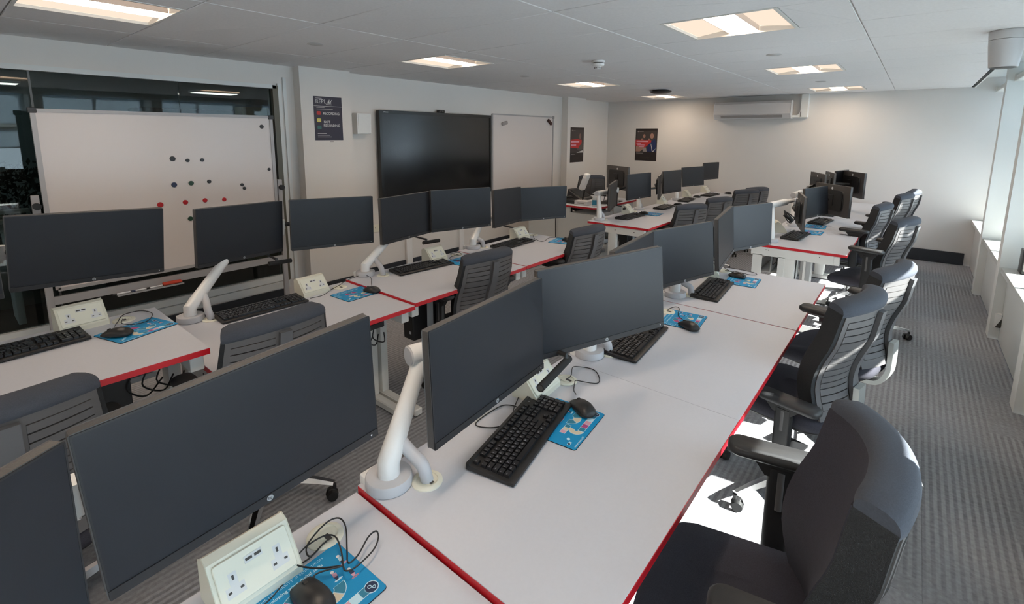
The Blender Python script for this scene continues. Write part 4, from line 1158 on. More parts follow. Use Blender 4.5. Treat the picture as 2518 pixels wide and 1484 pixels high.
# ------------------------------------------------------------------ twin monitor arms
def arm(bx, by, h, ex, ey, ez, left, right, label, port=None, handle=None, grp='white twin monitor arms'):
    """base at (bx,by) on the desk of height h, elbow at (ex,ey,ez); brackets run to the backs of monitors left/right"""
    t = empty('monitor_mount', (bx, by, h)); tag(t, label, 'monitor arm', grp)
    def P(mb, name, par=t, angle=45): return mb.obj(name, par, world=True, angle=angle)
    P(MB().lathe([(0.060, 0.0), (0.063, 0.002), (0.063, 0.027), (0.060, 0.030), (0.034, 0.030)], 32, M_ARMG, (bx, by, h)), 'base')
    cl = MB(); cl.rbox((bx - 0.058, by - 0.012, h - 0.02), (0.03, 0.07, 0.082), 0.006, M_ARM, 0.003); P(cl, 'clamp')
    e = Vector((ex, ey, ez)); b0 = Vector((bx, by, h + 0.030))
    mid = b0 + Vector((0, 0, 0.035))
    la = MB(); la.tube([b0, mid, mid + (e - mid) * 0.12, mid + (e - mid) * 0.5, e], 0.03, 18, M_ARM, rs=[0.030, 0.031, 0.030, 0.026, 0.023]); P(la, 'lower_arm')
    if port:
        q = Vector((port[0], port[1], h + 0.004)); s0 = mid + (e - mid) * 0.22
        sl = MB(); sl.tube(spline([s0, s0 + (q - s0) * 0.45 + Vector((0, 0, 0.012)), q + Vector((-0.004, -0.012, 0.05)), q], 4), 0.018, 14, M_ARMG, rs=None); P(sl, 'cable_sleeve')
    ml = MM[left] @ Vector((0, 0.06, 0)); mr = MM[right] @ Vector((0, 0.06, 0))
    jy = (ml.y + mr.y) / 2; jx = min(ml.x, mr.x, (ml.x + mr.x) / 2 - 0.05) - 0.02; jz = (ml.z + mr.z) / 2
    j = Vector((jx, jy, jz))
    bar = MB()
    a0 = e + (e - Vector((jx, jy, e.z))).normalized() * 0.045
    bar.cyl(a0, e + (Vector((jx, jy, e.z)) - e) * 0.55, 0.032, 0.030, 22, M_ARM)
    bar.tube([e + (Vector((jx, jy, e.z)) - e) * 0.5, Vector((jx, jy, e.z)), j], 0.019, 14, M_ARM)
    P(bar, 'upper_arm')
    kn = MB(); kn.cyl(a0 + (a0 - e).normalized() * 0.0005, a0 + (a0 - e).normalized() * 0.004, 0.027, n=22, m=M_ARMG); P(kn, 'end_cap')
    br = MB(); br.cyl(j - Vector((0, 0, 0.03)), j + Vector((0, 0, 0.03)), 0.021, n=16, m=M_ARM)
    for m_, k in ((ml, left), (mr, right)):
        pl = MM[k] @ Vector((0, 0.035, 0))
        br.tube([j, (j + m_) / 2 + Vector((-0.02, 0, 0)), m_, pl], 0.014, 8, M_BLACK)
    P(br, 'bracket')
    if handle:
        hb = MB(); a, b_, up = handle
        a = Vector(a); b_ = Vector(b_)
        hb.cyl(a, b_, 0.0135, n=18, m=M_FOAM); d_ = (b_ - a).normalized()
        hb.cyl(a - d_ * 0.0004, a + d_ * 0.0, 0.009, n=14, m=M_SOCKHOLE)
        c_ = a + (b_ - a) * up
        hb.tube([c_ + Vector((0, 0, 0.008)), c_ + Vector((0, 0, 0.022)), Vector((j.x - 0.01, c_.y, c_.z + 0.026)), j], 0.009, 8, M_BLACK)
        P(hb, 'handle')
    return t
arm(-1.023, 0.715, 0.730, -1.085, 0.895, 1.030, 'a3', 'a4', 'white monitor arm on the big round base beside the red end edge', port=(-0.950, 0.788), handle=((-0.838, 1.160, 0.890), (-0.890, 1.405, 0.883), 0.9))
arm(-1.020, -0.330, 0.712, -1.10, -0.15, 1.04, 'a1', 'a2', 'white monitor arm showing between the two lowest left monitors', port=(-0.95, -0.25))
arm(-1.013, 1.765, 0.728, -1.07, 1.94, 1.010, 'a5', 'a6', 'white monitor arm at the left end of the second window keyboard', port=(-0.955, 1.835))
arm(-1.030, 2.790, 0.730, -1.08, 2.96, 1.010, 'a7', 'a8', 'white monitor arm on the end desk of the near window row', port=(-0.955, 2.855))
arm(-2.830, -0.29, 0.828, -2.93, -0.10, 1.14, 'b1', 'b2', 'white monitor arm on the raised desk at the left border', port=(-2.75, -0.21))
arm(-2.815, 0.793, 0.716, -3.105, 1.17, 1.040, 'b3', 'b4', 'white leaning monitor arm in front of the whiteboard stand', port=(-2.750, 0.868), handle=((-3.0, 1.285, 0.885), (-3.0, 1.425, 0.880), 0.35))
arm(-2.800, 1.830, 0.731, -2.965, 2.256, 0.985, 'b5', 'b6', 'white monitor arm in front of the wall column', port=(-2.703, 1.905), handle=((-2.80, 2.34, 0.868), (-2.80, 2.50, 0.862), 0.2))
arm(-2.790, 2.865, 0.735, -2.91, 3.12, 0.93, 'b7', 'b8', 'white monitor arm on the end desk below the display', port=(-2.742, 2.945), handle=((-2.80, 3.40, 0.805), (-2.80, 3.57, 0.785), 0.2))
arm(-2.68, 4.79, 0.735, -2.76, 4.90, 1.020, 'd1', 'd2', 'white monitor arm with bare horizontal tube at near end of far board row', port=(-2.66, 4.86), handle=((-2.66, 5.34, 0.80), (-2.66, 5.48, 0.80), 0.3))
arm(-2.68, 5.81, 0.733, -2.76, 5.92, 0.98, 'd3', 'd4', 'white monitor arm in the middle of the far board row', port=(-2.66, 5.86))
arm(-2.68, 7.08, 0.735, -2.74, 7.20, 1.00, 'd5', 'd6', 'white monitor arm on the third desk of the far board row')
arm(-0.94, 4.83, 0.735, -0.985, 4.98, 1.05, 'c1', 'c2', 'white monitor arm with big horizontal tube on the first far window desk', port=(-0.96, 4.93))
arm(-0.94, 5.86, 0.733, -0.98, 6.0, 1.05, 'c3', 'c4', 'white monitor arm in the middle of the far window row', port=(-0.96, 5.93))
arm(-0.94, 6.90, 0.735, -0.98, 7.02, 1.05, 'c5', 'c7', 'white monitor arm behind the far window monitors')
cl = MB()
random.seed(9)
for k in range(4):
    cl.tube(spline([(-0.98, 5.55, 0.93), (-0.95 + 0.02 * k, 5.50 + .03 * k, 0.86), (-0.93, 5.62 + .02 * k, 0.80), (-0.90, 5.48 + .04 * k, 0.84), (-0.96, 5.42 + .02 * k, 0.90)], 5), 0.006, 6, M_CORD)
tag(cl.obj('cable_loop'), 'looped black cables hanging from the arm of the first far window desk', 'cable')

# ------------------------------------------------------------------ keyboards
def kbd(proto, x, y, h, rot, label): return place(proto, TR(x, y, h, 90 + rot), label, 'black full-size keyboards')
kbd(KB1, -0.872, 1.125, 0.7302, 12.3, 'large black keyboard nearest the middle of the picture, partly on a blue mat')
kbd(KB1, -2.622, 0.130, 0.8282, 5.0, 'keyboard on the raised desk, cut by the left border')
kbd(KB2, -0.915, 2.035, 0.7282, 5.3, 'keyboard half hidden under the monitor, third window desk')
kbd(KB2, -0.887, 3.045, 0.7302, 4.2, 'keyboard on the end desk of the near window row')
kbd(KB2, -2.699, 1.105, 0.7162, -0.7, 'keyboard behind the chair before the whiteboard stand')
kbd(KB2, -2.647, 2.199, 0.7312, -5.6, 'keyboard between two white arms below the display')
kbd(KB2, -2.624, 3.200, 0.7352, 3.0, 'keyboard on the end desk of the near board row')
kbd(KB2, -0.806, 5.235, 0.7352, -4, 'keyboard on the first far window desk')
kbd(KB2, -0.745, 6.330, 0.7332, -6, 'keyboard on the second far window desk, under the black monitor back')
kbd(KB2, -0.76, 7.05, 0.7352, 0, 'keyboard on the third far window desk')
kbd(KB2, -2.498, 5.193, 0.7352, -1.8, 'keyboard on the first far board desk')
kbd(KB2, -2.50, 6.20, 0.7332, 4, 'keyboard on the second far board desk')
kbd(KB2, -2.54, 7.12, 0.7352, 6, 'keyboard on the third far board desk')
kbd(KB2, -2.49, 8.02, 0.7332, -2, 'keyboard on the last far board desk by the end wall')

# ------------------------------------------------------------------ mouse mats, mice with cords, power boxes
def mmat(x, y, h, rot, label): return place(MAT_P, TR(x, y, h + 0.0002, 90 + rot), label, 'printed blue mouse mats')
mmat(-0.872, 0.412, 0.712, 2, 'blue printed mouse mat at the bottom edge of the picture')
mmat(-0.812, 1.268, 0.730, 6.5, 'blue mouse mat under the corner of the large near keyboard')
mmat(-0.847, 2.440, 0.728, 6, 'blue mouse mat on the third window desk')
mmat(-0.798, 3.370, 0.730, 4, 'blue mouse mat on the end desk of the near window row')
mmat(-2.540, 0.512, 0.828, 17, 'blue mouse mat on the raised desk at the left')
mmat(-2.543, 1.590, 0.716, 3, 'blue mouse mat on the desk before the whiteboard stand')
mmat(-2.560, 2.530, 0.731, 0, 'blue mouse mat half behind the chair below the display')
mmat(-2.375, 3.595, 0.735, 12, 'blue mouse mat at the end of the near board row')
mmat(-0.725, 5.560, 0.735, 0, 'blue mouse mat on the first far window desk')
mmat(-0.745, 5.960, 0.733, 4, 'blue mouse mat on the second far window desk')
mmat(-2.39, 5.58, 0.735, 4, 'blue mouse mat on the first far board desk')
CORDS = {'A0m': [(-0.89, 0.418, 0.735), (-0.909, 0.44, 0.735), (-0.884, 0.486, 0.735), (-0.914, 0.454, 0.735), (-0.945, 0.432, 0.735), (-0.968, 0.423, 0.735), (-0.981, 0.431, 0.735), (-0.994, 0.463, 0.735), (-0.99, 0.504, 0.735), (-0.967, 0.52, 0.735), (-0.921, 0.507, 0.735), (-0.881, 0.488, 0.735), (-0.866, 0.486, 0.735), (-0.858, 0.505, 0.735), (-0.866, 0.554, 0.735), (-0.886, 0.583, 0.735), (-0.907, 0.592, 0.735), (-0.907, 0.57, 0.735), (-0.882, 0.526, 0.735), (-0.88, 0.5, 0.735), (-0.911, 0.516, 0.735), (-0.973, 0.551, 0.735), (-1.011, 0.557, 0.735), (-1.023, 0.532, 0.735), (-1.007, 0.484, 0.735), (-0.987, 0.458, 0.735), (-0.966, 0.457, 0.73), (-0.985, 0.500, 0.722)],
 'A0k': [(-0.99, 0.510, 0.718), (-0.979, 0.464, 0.715), (-0.976, 0.429, 0.715), (-0.945, 0.353, 0.715), (-0.94, 0.288, 0.715), (-0.93, 0.15, 0.715)],
 'A1m': [(-0.868, 1.425, 0.744), (-0.895, 1.454, 0.736), (-0.915, 1.488, 0.733), (-0.93, 1.521, 0.736), (-0.907, 1.528, 0.738), (-0.872, 1.545, 0.736), (-0.856, 1.567, 0.734), (-0.872, 1.604, 0.733), (-0.909, 1.643, 0.733), (-0.943, 1.65, 0.733), (-0.979, 1.629, 0.736), (-0.991, 1.596, 0.742), (-0.959, 1.534, 0.742), (-0.965, 1.505, 0.735)],
 'A1k': [(-0.955, 1.34, 0.746), (-0.965, 1.313, 0.736), (-0.955, 1.263, 0.733), (-0.965, 1.238, 0.733), (-1.016, 1.228, 0.733), (-1.040, 1.19, 0.733), (-1.034, 1.07, 0.733), (-0.986, 1.078, 0.733), (-0.955, 1.123, 0.733), (-0.965, 1.175, 0.736), (-1.0, 1.235, 0.736), (-1.04, 1.35, 0.733), (-0.975, 1.49, 0.736)],
 'A2m': [(-0.833, 2.397, 0.744), (-0.887, 2.471, 0.736), (-0.922, 2.579, 0.733), (-0.949, 2.597, 0.733), (-0.961, 2.545, 0.736), (-0.962, 2.50, 0.735)],
 'A3m': [(-0.90, 3.50, 0.744), (-0.985, 3.62, 0.734), (-0.980, 3.645, 0.734), (-0.929, 3.650, 0.734), (-0.86, 3.646, 0.734), (-0.79, 3.63, 0.734), (-0.765, 3.59, 0.734), (-0.798, 3.556, 0.734), (-0.88, 3.56, 0.738), (-0.96, 3.54, 0.738)],
 'B0m': [(-2.637, 0.454, 0.838), (-2.702, 0.479, 0.836), (-2.775, 0.51, 0.836), (-2.80, 0.548, 0.834), (-2.79, 0.585, 0.834), (-2.74, 0.607, 0.834), (-2.674, 0.602, 0.838), (-2.602, 0.564, 0.838), (-2.60, 0.513, 0.838), (-2.653, 0.483, 0.838), (-2.72, 0.50, 0.836)],
 'B1m': [(-2.55, 1.71, 0.728), (-2.60, 1.74, 0.738), (-2.66, 1.78, 0.745), (-2.72, 1.80, 0.745), (-2.78, 1.80, 0.745), (-2.79, 1.76, 0.74), (-2.79, 1.68, 0.73), (-2.75, 1.60, 0.724), (-2.715, 1.52, 0.720), (-2.66, 1.44, 0.720), (-2.66, 1.36, 0.722)],
 'B2m': [(-2.578, 2.511, 0.738), (-2.627, 2.485, 0.735), (-2.70, 2.514, 0.735), (-2.72, 2.593, 0.738), (-2.69, 2.622, 0.738), (-2.72, 2.665, 0.735), (-2.78, 2.68, 0.735), (-2.79, 2.60, 0.735), (-2.73, 2.62, 0.738)],
 'B3m': [(-2.36, 3.64, 0.744), (-2.45, 3.67, 0.74), (-2.534, 3.621, 0.74), (-2.501, 3.51, 0.74), (-2.50, 3.44, 0.74), (-2.62, 3.50, 0.74), (-2.73, 3.62, 0.742)],
 'D0m': [(-2.52, 5.50, 0.742), (-2.60, 5.56, 0.738), (-2.66, 5.60, 0.740)]}
def cord(root, pts, r=0.0019):
    MB().tube(spline(pts, 6), r, 6, M_CORD).obj('cord', root, world=True, angle=60)
def mouse(x, y, h, rot, label, key=None):
    o = place(MOUSE, TR(x, y, h, 90 + rot), label, 'black corded mice')
    return o
ML = [(-0.868, 0.410, 0.7155, 0, 'mouse cut by the bottom edge of the picture', 'A0m'), (-0.800, 1.363, 0.7335, -28, 'mouse right of the large near keyboard', 'A1m'),
      (-0.785, 2.345, 0.7315, -25, 'mouse on the third window desk mat', 'A2m'), (-0.850, 3.435, 0.7335, -8, 'mouse on the end desk of the near window row', 'A3m'),
      (-2.520, 0.440, 0.8315, 45, 'mouse on the raised desk at the left', 'B0m'), (-2.495, 1.672, 0.7195, 12, 'mouse on the mat before the whiteboard stand', 'B1m'),
      (-2.530, 2.530, 0.7345, -40, 'mouse half behind the chair below the display', 'B2m'), (-2.330, 3.600, 0.7385, -20, 'mouse at the end of the near board row', 'B3m'),
      (-2.47, 5.50, 0.7385, 0, 'mouse on the first far board desk', 'D0m'), (-2.46, 6.57, 0.7335, 0, 'mouse on the second far board desk', None),
      (-2.55, 7.58, 0.7355, 0, 'mouse on the third far board desk', None), (-2.33, 8.42, 0.7335, 0, 'mouse on the last far board desk by the end wall', None)]
mobs = [(mouse(x, y, h, rot, lab), key) for x, y, h, rot, lab, key in ML]
for o, key in mobs:
    if key: cord(o, CORDS[key])
kbs = [o for o in COL.objects if o.name.startswith('keyboard') and o.parent is None]
for o in kbs:
    if o['label'].startswith('large black'): cord(o, CORDS['A1k'])
tag(MB().tube(spline(CORDS['A0k'], 6), 0.002, 6, M_CORD).obj('cable'), 'thin black lead running from the nearest cable port below the power box', 'cable')
def sock(x, y, h, rot, label): return place(SOCK, TR(x, y, h, 90 + rot), label, 'cream desk power boxes')
sock(-1.010, 0.350, 0.712, 0, 'large cream power box with twin sockets, bottom of the picture')
sock(-1.005, 1.370, 0.730, 4, 'cream power box behind the black handle tube')
sock(-1.005, 3.365, 0.730, 20, 'power box on the end desk of the near window row, under the monitor corner')
sock(-2.765, 0.365, 0.828, 5, 'cream power box on the raised desk at the left')
sock(-2.755, 1.425, 0.716, 3, 'cream power box between keyboard and mat before the wall column')
sock(-2.735, 2.395, 0.731, 2, 'cream power box right of the keyboard below the display')
sock(-2.735, 3.430, 0.735, 0, 'cream power box under the handle of the end monitors, near board row')
sock(-2.66, 5.46, 0.735, 8, 'cream power box on the first far board desk')
sock(-2.70, 6.60, 0.733, 8, 'cream power box on the second far board desk')
sock(-2.70, 7.56, 0.735, 8, 'cream power box on the third far board desk')
sock(-2.70, 8.42, 0.733, 0, 'cream power box on the last far board desk')
sock(-0.985, 5.420, 0.735, 20, 'cream power box seen from its side on the first far window desk')

# ------------------------------------------------------------------ chairs
CG = 'black task chairs along the window desks'; CG2 = 'black task chairs along the board desks'
chair(0.030, 1.215, -12, 'large chair at the lower right, cushion front and sunlit top towards us', CG)
C2 = chair(-0.075, 2.395, 13, 'chair in front of the third window desk, slotted back to us, slate top', CG)
chair(0.018, 3.06, 14, 'chair with the sunlit top just beyond the slate-topped one', CG)
chair(0.035, 4.93, 16, 'chair by the aisle at the first far window desk, white sunlit top', CG)
chair(-0.155, 5.88, 8, 'chair with grey ribbed back close against the far window desks', CG)
chair(-0.01, 7.08, 12, 'tall-looking chair near the end of the far window row', CG)
chair(0.06, 7.63, 6, 'last chair by the end wall in the window row, only its lit top showing', CG)
chair(-1.87, 0.06, -4, 'chair at the raised desk, cut by the left border', CG2, True)
chair(-1.94, 0.86, -2, 'chair top in front of the desk before the whiteboard stand', CG2, True)
chair(-2.02, 2.25, 4, 'chair with ribbed back below the display, middle of the picture', CG2, True)
chair(-1.97, 3.42, 6, 'chair at the end desk of the near board row', CG2, True)
chair(-1.80, 5.30, 26, 'first chair of the far board row', CG2, True)
chair(-1.75, 6.13, 22, 'second chair of the far board row', CG2, True)
chair(-1.74, 7.28, 30, 'third chair of the far board row, dark against the end wall', CG2, True)
chair(-1.70, 7.72, 28, 'last chair of the far board row, hidden behind the third', CG2, True)
# the slate-topped chair has its near arm set low, under the desk edge
pads = [c for c in C2.children if c.name.startswith('arm_pad')]; posts = [c for c in C2.children if c.name.startswith('arm_post')]
near = lambda c: sum(v.co.x for v in c.data.vertices) < 0
for c in pads:
    c.location = (0, -0.03, -0.19) if near(c) else (0, 0.05, 0.045)
for c in posts:
    c.scale = (1, 1, 0.76 if near(c) else 1.06)
# ------------------------------------------------------------------ big wall display
RX = Matrix(((0, 0, 1), (1, 0, 0), (0, 1, 0)))      # xy polygon -> y,z on a wall facing +x
t = empty('wall_display', (-4.66, 4.208, 1.41)); tag(t, 'big black flat display on the left wall', 'screen')
W, H = 1.845, 1.06
MB().rbox((0, 0, 0), (0.055, W, H), 0.012, M_TVB, 0.004, axis='X').obj('case', t)
b = MB()
for s_ in (-1, 1):
    b.box((0.031, s_ * (W / 2 - 0.016), 0), (0.012, 0.032, H), M_TVB)
    b.box((0.031, 0, s_ * (H / 2 - 0.018)), (0.012, W - 0.064, 0.036), M_TVB)
b.obj('bezel', t)
MB().box((0.029, 0, 0), (0.004, W - 0.06, H - 0.07), M_TV).obj('screen', t)
lg = MB(); put_text(lg, 'CTOUCH', 0.016, (-W / 2 + 0.05, H / 2 - 0.026), 0.0375, M_INK, R=RX); lg.obj('badge', t)
MB().box((-0.035, 0, 0), (0.03, 0.6, 0.4), M_BLACK).obj('wall_mount', t)
c = empty('webcam', (-4.655, 4.225, 1.958)); tag(c, 'small black camera on top of the wall display', 'camera')
MB().rbox((0, 0, 0), (0.05, 0.10, 0.034), 0.012, M_BLACK, 0.005, axis='X').obj('body', c); MB().cyl((0.025, 0, 0), (0.028, 0, 0), 0.010, n=14, m=M_TV).obj('lens', c)
# loudspeaker
t = empty('wall_speaker', (-4.665, 3.075, 1.785)); tag(t, 'small pale wall loudspeaker left of the display', 'loudspeaker')
MB().prism([(-0.055, -0.07), (0.06, -0.085), (0.06, 0.085), (-0.055, 0.07)], -0.11, 0.11, M_ARM, 0.006).obj('cabinet', t)
MB().rbox((0.062, 0, 0), (0.006, 0.150, 0.20), 0.006, M_SOCKRIM, 0.002, axis='X').obj('grille', t)
# small whiteboard right of the display
t = empty('wall_whiteboard', (-4.71, 6.0, 1.37)); tag(t, 'wall-mounted whiteboard right of the display', 'whiteboard')
MB().box((0, 0, 0), (0.012, 1.50, 1.18), M_WB).obj('board', t)
b = MB()
for s_ in (-1, 1): b.box((0.004, s_ * 0.752, 0), (0.022, 0.018, 1.20), M_WBFR); b.box((0.004, 0, s_ * 0.595), (0.022, 1.50, 0.018), M_WBFR)
b.obj('frame', t)
b = MB(); b.box((0.014, 0.752, 0.59), (0.012, 0.04, 0.04), M_GREY); b.obj('corner_cap', t)
for (y, z, r, lab, m_) in ((5.50, 1.842, 12, 'grey board wiper stuck at the top left of the wall whiteboard', M_GREY), (6.64, 1.885, -35, 'dark board wiper stuck at the top right of the wall whiteboard', mat('dark_red_wiper', (0.05, 0.012, 0.012), 0.6))):
    o = MB().rbox((-4.69, y, z), (0.022, 0.125, 0.050), 0.014, m_, 0.004, axis='X', R=Matrix.Rotation(math.radians(r), 3, 'X') ).obj('board_wiper')
    tag(o, lab, 'wiper')

# posters
def poster(name, label, w, h, M, fn):
    t = empty(name); t.matrix_basis = M; tag(t, label, 'poster')
    fn(t, w, h); return t
def lines(mb, x, y, n, w, dy, hh, z, m, R):
    random.seed(int(abs(x * 977 + y * 311) * 10) + n)
    for k in range(n):
        ww = w * (0.75 + 0.25 * random.random())
        mb.flat([(x, y - k * dy), (x + ww, y - k * dy), (x + ww, y - k * dy + hh), (x, y - k * dy + hh)], z, m, R)
def replay(t, w, h):
    MB().box((0.001, 0, 0), (0.002, w, h), M_POST).obj('sheet', t)
    p = MB(); z = 0.0026
    def RT(x0, y0, x1, y1, m): p.flat([(x0, y0), (x1, y0), (x1, y1), (x0, y1)], z, m, RX)
    put_text(p, 'REPL', 0.055, (-0.132, 0.148), z, M_POSTW, 'LEFT', False, RX)
    p.flat([(-0.008, 0.148), (0.024, 0.148), (0.010, 0.188)], z, M_POSTW, RX)
    put_text(p, 'Y', 0.055, (0.016, 0.148), z, M_POSTW, 'LEFT', False, RX)
    lines(p, -0.130, 0.194, 1, 0.085, 0.01, 0.004, z, M_POSTW, RX); RT(-0.022, 0.134, 0.040, 0.141, M_POSTW)
    RT(-w / 2 + 0.002, 0.119, w / 2 - 0.002, 0.1225, M_POSTW)
    lines(p, -0.125, 0.104, 1, 0.10, 0.01, 0.006, z, M_GREY, RX); lines(p, -0.125, 0.088, 1, 0.20, 0.01, 0.006, z, M_GREY, RX)
    for yy, m_ in ((0.052, M_PRED), (-0.018, M_PYEL), (-0.088, M_PGRN)):
        p.flat([(q[0] - 0.103, q[1] + yy) for q in rrect(0.044, 0.036, 0.010, 4)], z, m_, RX)
        if m_ is M_PYEL: p.flat([(q[0] - 0.103, q[1] + yy) for q in rrect(0.020, 0.016, 0.004, 2)], z + 0.0002, M_SAND, RX)
    put_text(p, 'RECORDING', 0.034, (-0.058, 0.038), z, M_POSTW, 'LEFT', True, RX, sx=0.92)
    put_text(p, 'NOT', 0.034, (-0.054, -0.044), z, M_POSTW, 'LEFT', True, RX, sx=0.92)
    put_text(p, 'RECORDING', 0.034, (-0.058, -0.080), z, M_POSTW, 'LEFT', True, RX, sx=0.92)
    lines(p, -0.125, -0.150, 1, 0.10, 0.016, 0.005, z, M_POSTW, RX); lines(p, -0.125, -0.167, 1, 0.14, 0.016, 0.005, z, M_POSTW, RX); lines(p, -0.125, -0.184, 1, 0.18, 0.016, 0.005, z, M_POSTW, RX)
    p.obj('print', t)
poster('poster', 'dark recording notice with red, yellow and green lights on the left column', 0.305, 0.428, TR(-4.5995, 2.660, 1.826), replay)
o = MB(); lines(o, 0, 0, 1, 0.05, 0.01, 0.006, 0.0006, M_GREY, RX); o = o.obj('sticker'); o.location = (-4.5995, 2.665, 1.595); tag(o, 'tiny strip of grey print on the column below the recording notice', 'sticker')
def people(t, w, h, one):
    R = RX if one else Matrix(((1, 0, 0), (0, 0, -1), (0, 1, 0)))
    q = MB(); q.prism([(-w / 2, -h / 2), (w / 2, -h / 2), (w / 2, h / 2), (-w / 2, h / 2)], 0, 0.002, M_POSTB, 0, R); q.obj('sheet', t)
    p = MB(); z = 0.0026
    p.flat([(-w / 2 + 0.01, -h / 2 + 0.165), (w / 2 - 0.01, -h / 2 + 0.165), (w / 2 - 0.01, h / 2 - 0.04), (-w / 2 + 0.01, h / 2 - 0.04)], z - 0.0004, mat('poster_photo_dark', (0.035, 0.028, 0.026) if not one else (0.055, 0.045, 0.042), 0.6), R)
    if one:
        p.flat([(0.00, -0.09), (0.19, -0.07), (0.17, 0.05), (0.09, 0.10), (0.02, 0.06)], z, mat('poster_coat', (0.10, 0.085, 0.075), 0.6), R)
        p.flat(circ(0.055, 18, (0.085, 0.155), 0.85, 1.15), z + 0.0002, M_HAIR, R); p.flat(circ(0.042, 18, (0.092, 0.150), 0.8, 1.15), z + 0.0004, mat('poster_skin_dim', (0.20, 0.12, 0.10), 0.6), R)
        p.flat([(-0.21, -0.045), (0.05, -0.06), (0.07, -0.02), (0.14, 0.02), (0.15, 0.085), (0.0, 0.10), (-0.21, 0.09)], z + 0.0006, M_PRED, R)
        p.flat([(-0.02, -0.135), (0.20, -0.095), (0.20, -0.135)], z, M_POSTW, R)
        lines(p, -0.19, 0.045, 1, 0.27, 0.04, 0.024, z + 0.0008, M_LPINK, R); lines(p, -0.19, -0.015, 1, 0.17, 0.04, 0.022, z + 0.0008, M_LPINK, R)
    else:
        p.flat([(0.02, -0.13), (0.19, -0.13), (0.20, 0.03), (0.17, 0.11), (0.09, 0.06), (0.03, -0.02)], z, M_PBLUE, R)
        p.flat([(0.09, 0.02), (0.100, 0.02), (0.135, -0.12), (0.120, -0.12)], z + 0.0002, M_POSTW, R); p.flat([(0.12, -0.13), (0.20, -0.06), (0.20, -0.04), (0.15, -0.13)], z + 0.0002, M_POSTW, R)
        p.flat(circ(0.050, 18, (0.125, 0.190), 0.9, 1.1), z + 0.0002, M_HAIR, R); p.flat(circ(0.042, 18, (0.110, 0.160), 0.9, 1.15), z + 0.0004, M_SKIN, R)
        p.flat(circ(0.036, 18, (-0.045, 0.165), 0.9, 1.25), z + 0.0002, M_HAIR, R); p.flat(circ(0.029, 18, (-0.042, 0.158), 0.85, 1.2), z + 0.0004, M_SKIN, R)
        p.flat(circ(0.022, 14, (-0.08, 0.095)), z + 0.0003, M_SKIN, R); p.flat(circ(0.016, 14, (0.055, 0.10)), z + 0.0009, M_SKIN, R)
        p.flat([(-0.20, -0.13), (-0.12, -0.13), (-0.02, -0.06), (-0.06, 0.0), (-0.20, -0.03)], z, M_SKIN, R); p.flat([(-0.06, -0.13), (0.02, -0.13), (0.0, -0.05), (-0.05, -0.06)], z + 0.0002, M_GREY, R)
        p.flat([(-0.21, -0.02), (-0.02, -0.055), (0.03, -0.01), (0.10, 0.05), (0.10, 0.085), (-0.21, 0.09)], z + 0.0006, M_PRED, R)
        lines(p, -0.19, 0.052, 1, 0.29, 0.03, 0.024, z + 0.0008, M_LPINK, R); lines(p, -0.19, 0.018, 1, 0.11, 0.03, 0.016, z + 0.0008, M_LPINK, R); lines(p, -0.17, -0.015, 1, 0.17, 0.03, 0.014, z + 0.0008, M_LPINK, R)
        lines(p, -0.13, -0.045, 1, 0.10, 0.03, 0.012, z + 0.0008, M_LPINK, R)
    p.flat(circ(0.012, 14, (-0.165, h / 2 - 0.055)), z, M_GREY, R); lines(p, -0.145, h / 2 - 0.06, 1, 0.09, 0.01, 0.006, z, M_GREY, R)
    lines(p, -0.19, -h / 2 + 0.135, 1, 0.15, 0.01, 0.009, z, M_GREY, R); lines(p, -0.11, -h / 2 + 0.085, 3, 0.22, 0.020, 0.004, z, M_HAIR, R)
    p.obj('print', t)
poster('poster', 'dark poster of one person with red banner on the far left column', 0.435, 0.60, TR(-4.5995, 7.345, 1.507), lambda t, w, h: people(t, w, h, True))
poster('poster', 'poster of two people, one in a blue top, on the far wall', 0.425, 0.595, TR(-3.905, YB - 0.0005, 1.508), lambda t, w, h: people(t, w, h, False))

# ------------------------------------------------------------------ mobile whiteboard with magnets
t = empty('mobile_whiteboard', (-4.38, 1.235, 0.0)); tag(t, 'large white marker board on a grey wheeled stand in front of the glass', 'whiteboard')
zt, zb, ya, yb = 1.815, 0.625, 0.485, 1.985
MB().b2((-4.395, ya, zb), (-4.380, yb, zt), M_WB).obj('board', t, world=True)
b = MB()
for y0, y1, z0, z1 in ((ya - 0.012, ya + 0.014, zb, zt), (yb - 0.014, yb + 0.012, zb, zt), (ya, yb, zt - 0.010, zt + 0.012), (ya, yb, zb - 0.012, zb + 0.010)):
    b.b2((-4.402, y0, z0), (-4.372, y1, z1), M_WBFR)
b.obj('frame', t, world=True)
for y_ in (ya, yb):
    b = MB(); b.rbox((-4.387, y_, zt), (0.036, 0.042, 0.034), 0.005, M_BLACK, 0.002, axis='X'); b.obj('corner_cap', t, world=True)
for y_ in (ya - 0.045, yb + 0.045):
    b = MB()
    b.rbox((-4.40, y_, 0.66), (0.030, 0.040, 1.22), 0.004, M_WBFR, 0.003, seg=2)
    b.obj('upright', t, world=True)
    b = MB(); b.rbox((-4.40, y_, 0.062), (0.55, 0.045, 0.035), 0.01, M_WBFR, 0.004); b.obj('foot', t, world=True)
    for s_ in (-1, 1):
        b = MB(); b.cyl((-4.40 + s_ * 0.24, y_ - 0.012, 0.026), (-4.40 + s_ * 0.24, y_ + 0.012, 0.026), 0.026, n=16, m=M_RUB); b.rbox((-4.40 + s_ * 0.24, y_, 0.05), (0.03, 0.03, 0.02), 0.004, M_BLACK); b.obj('caster', t, world=True)
    b = MB(); b.cyl((-4.37, y_, 1.20), (-4.340, y_, 1.20), 0.022, n=18, m=M_BLACK); b.obj('clamp_knob', t, world=True)
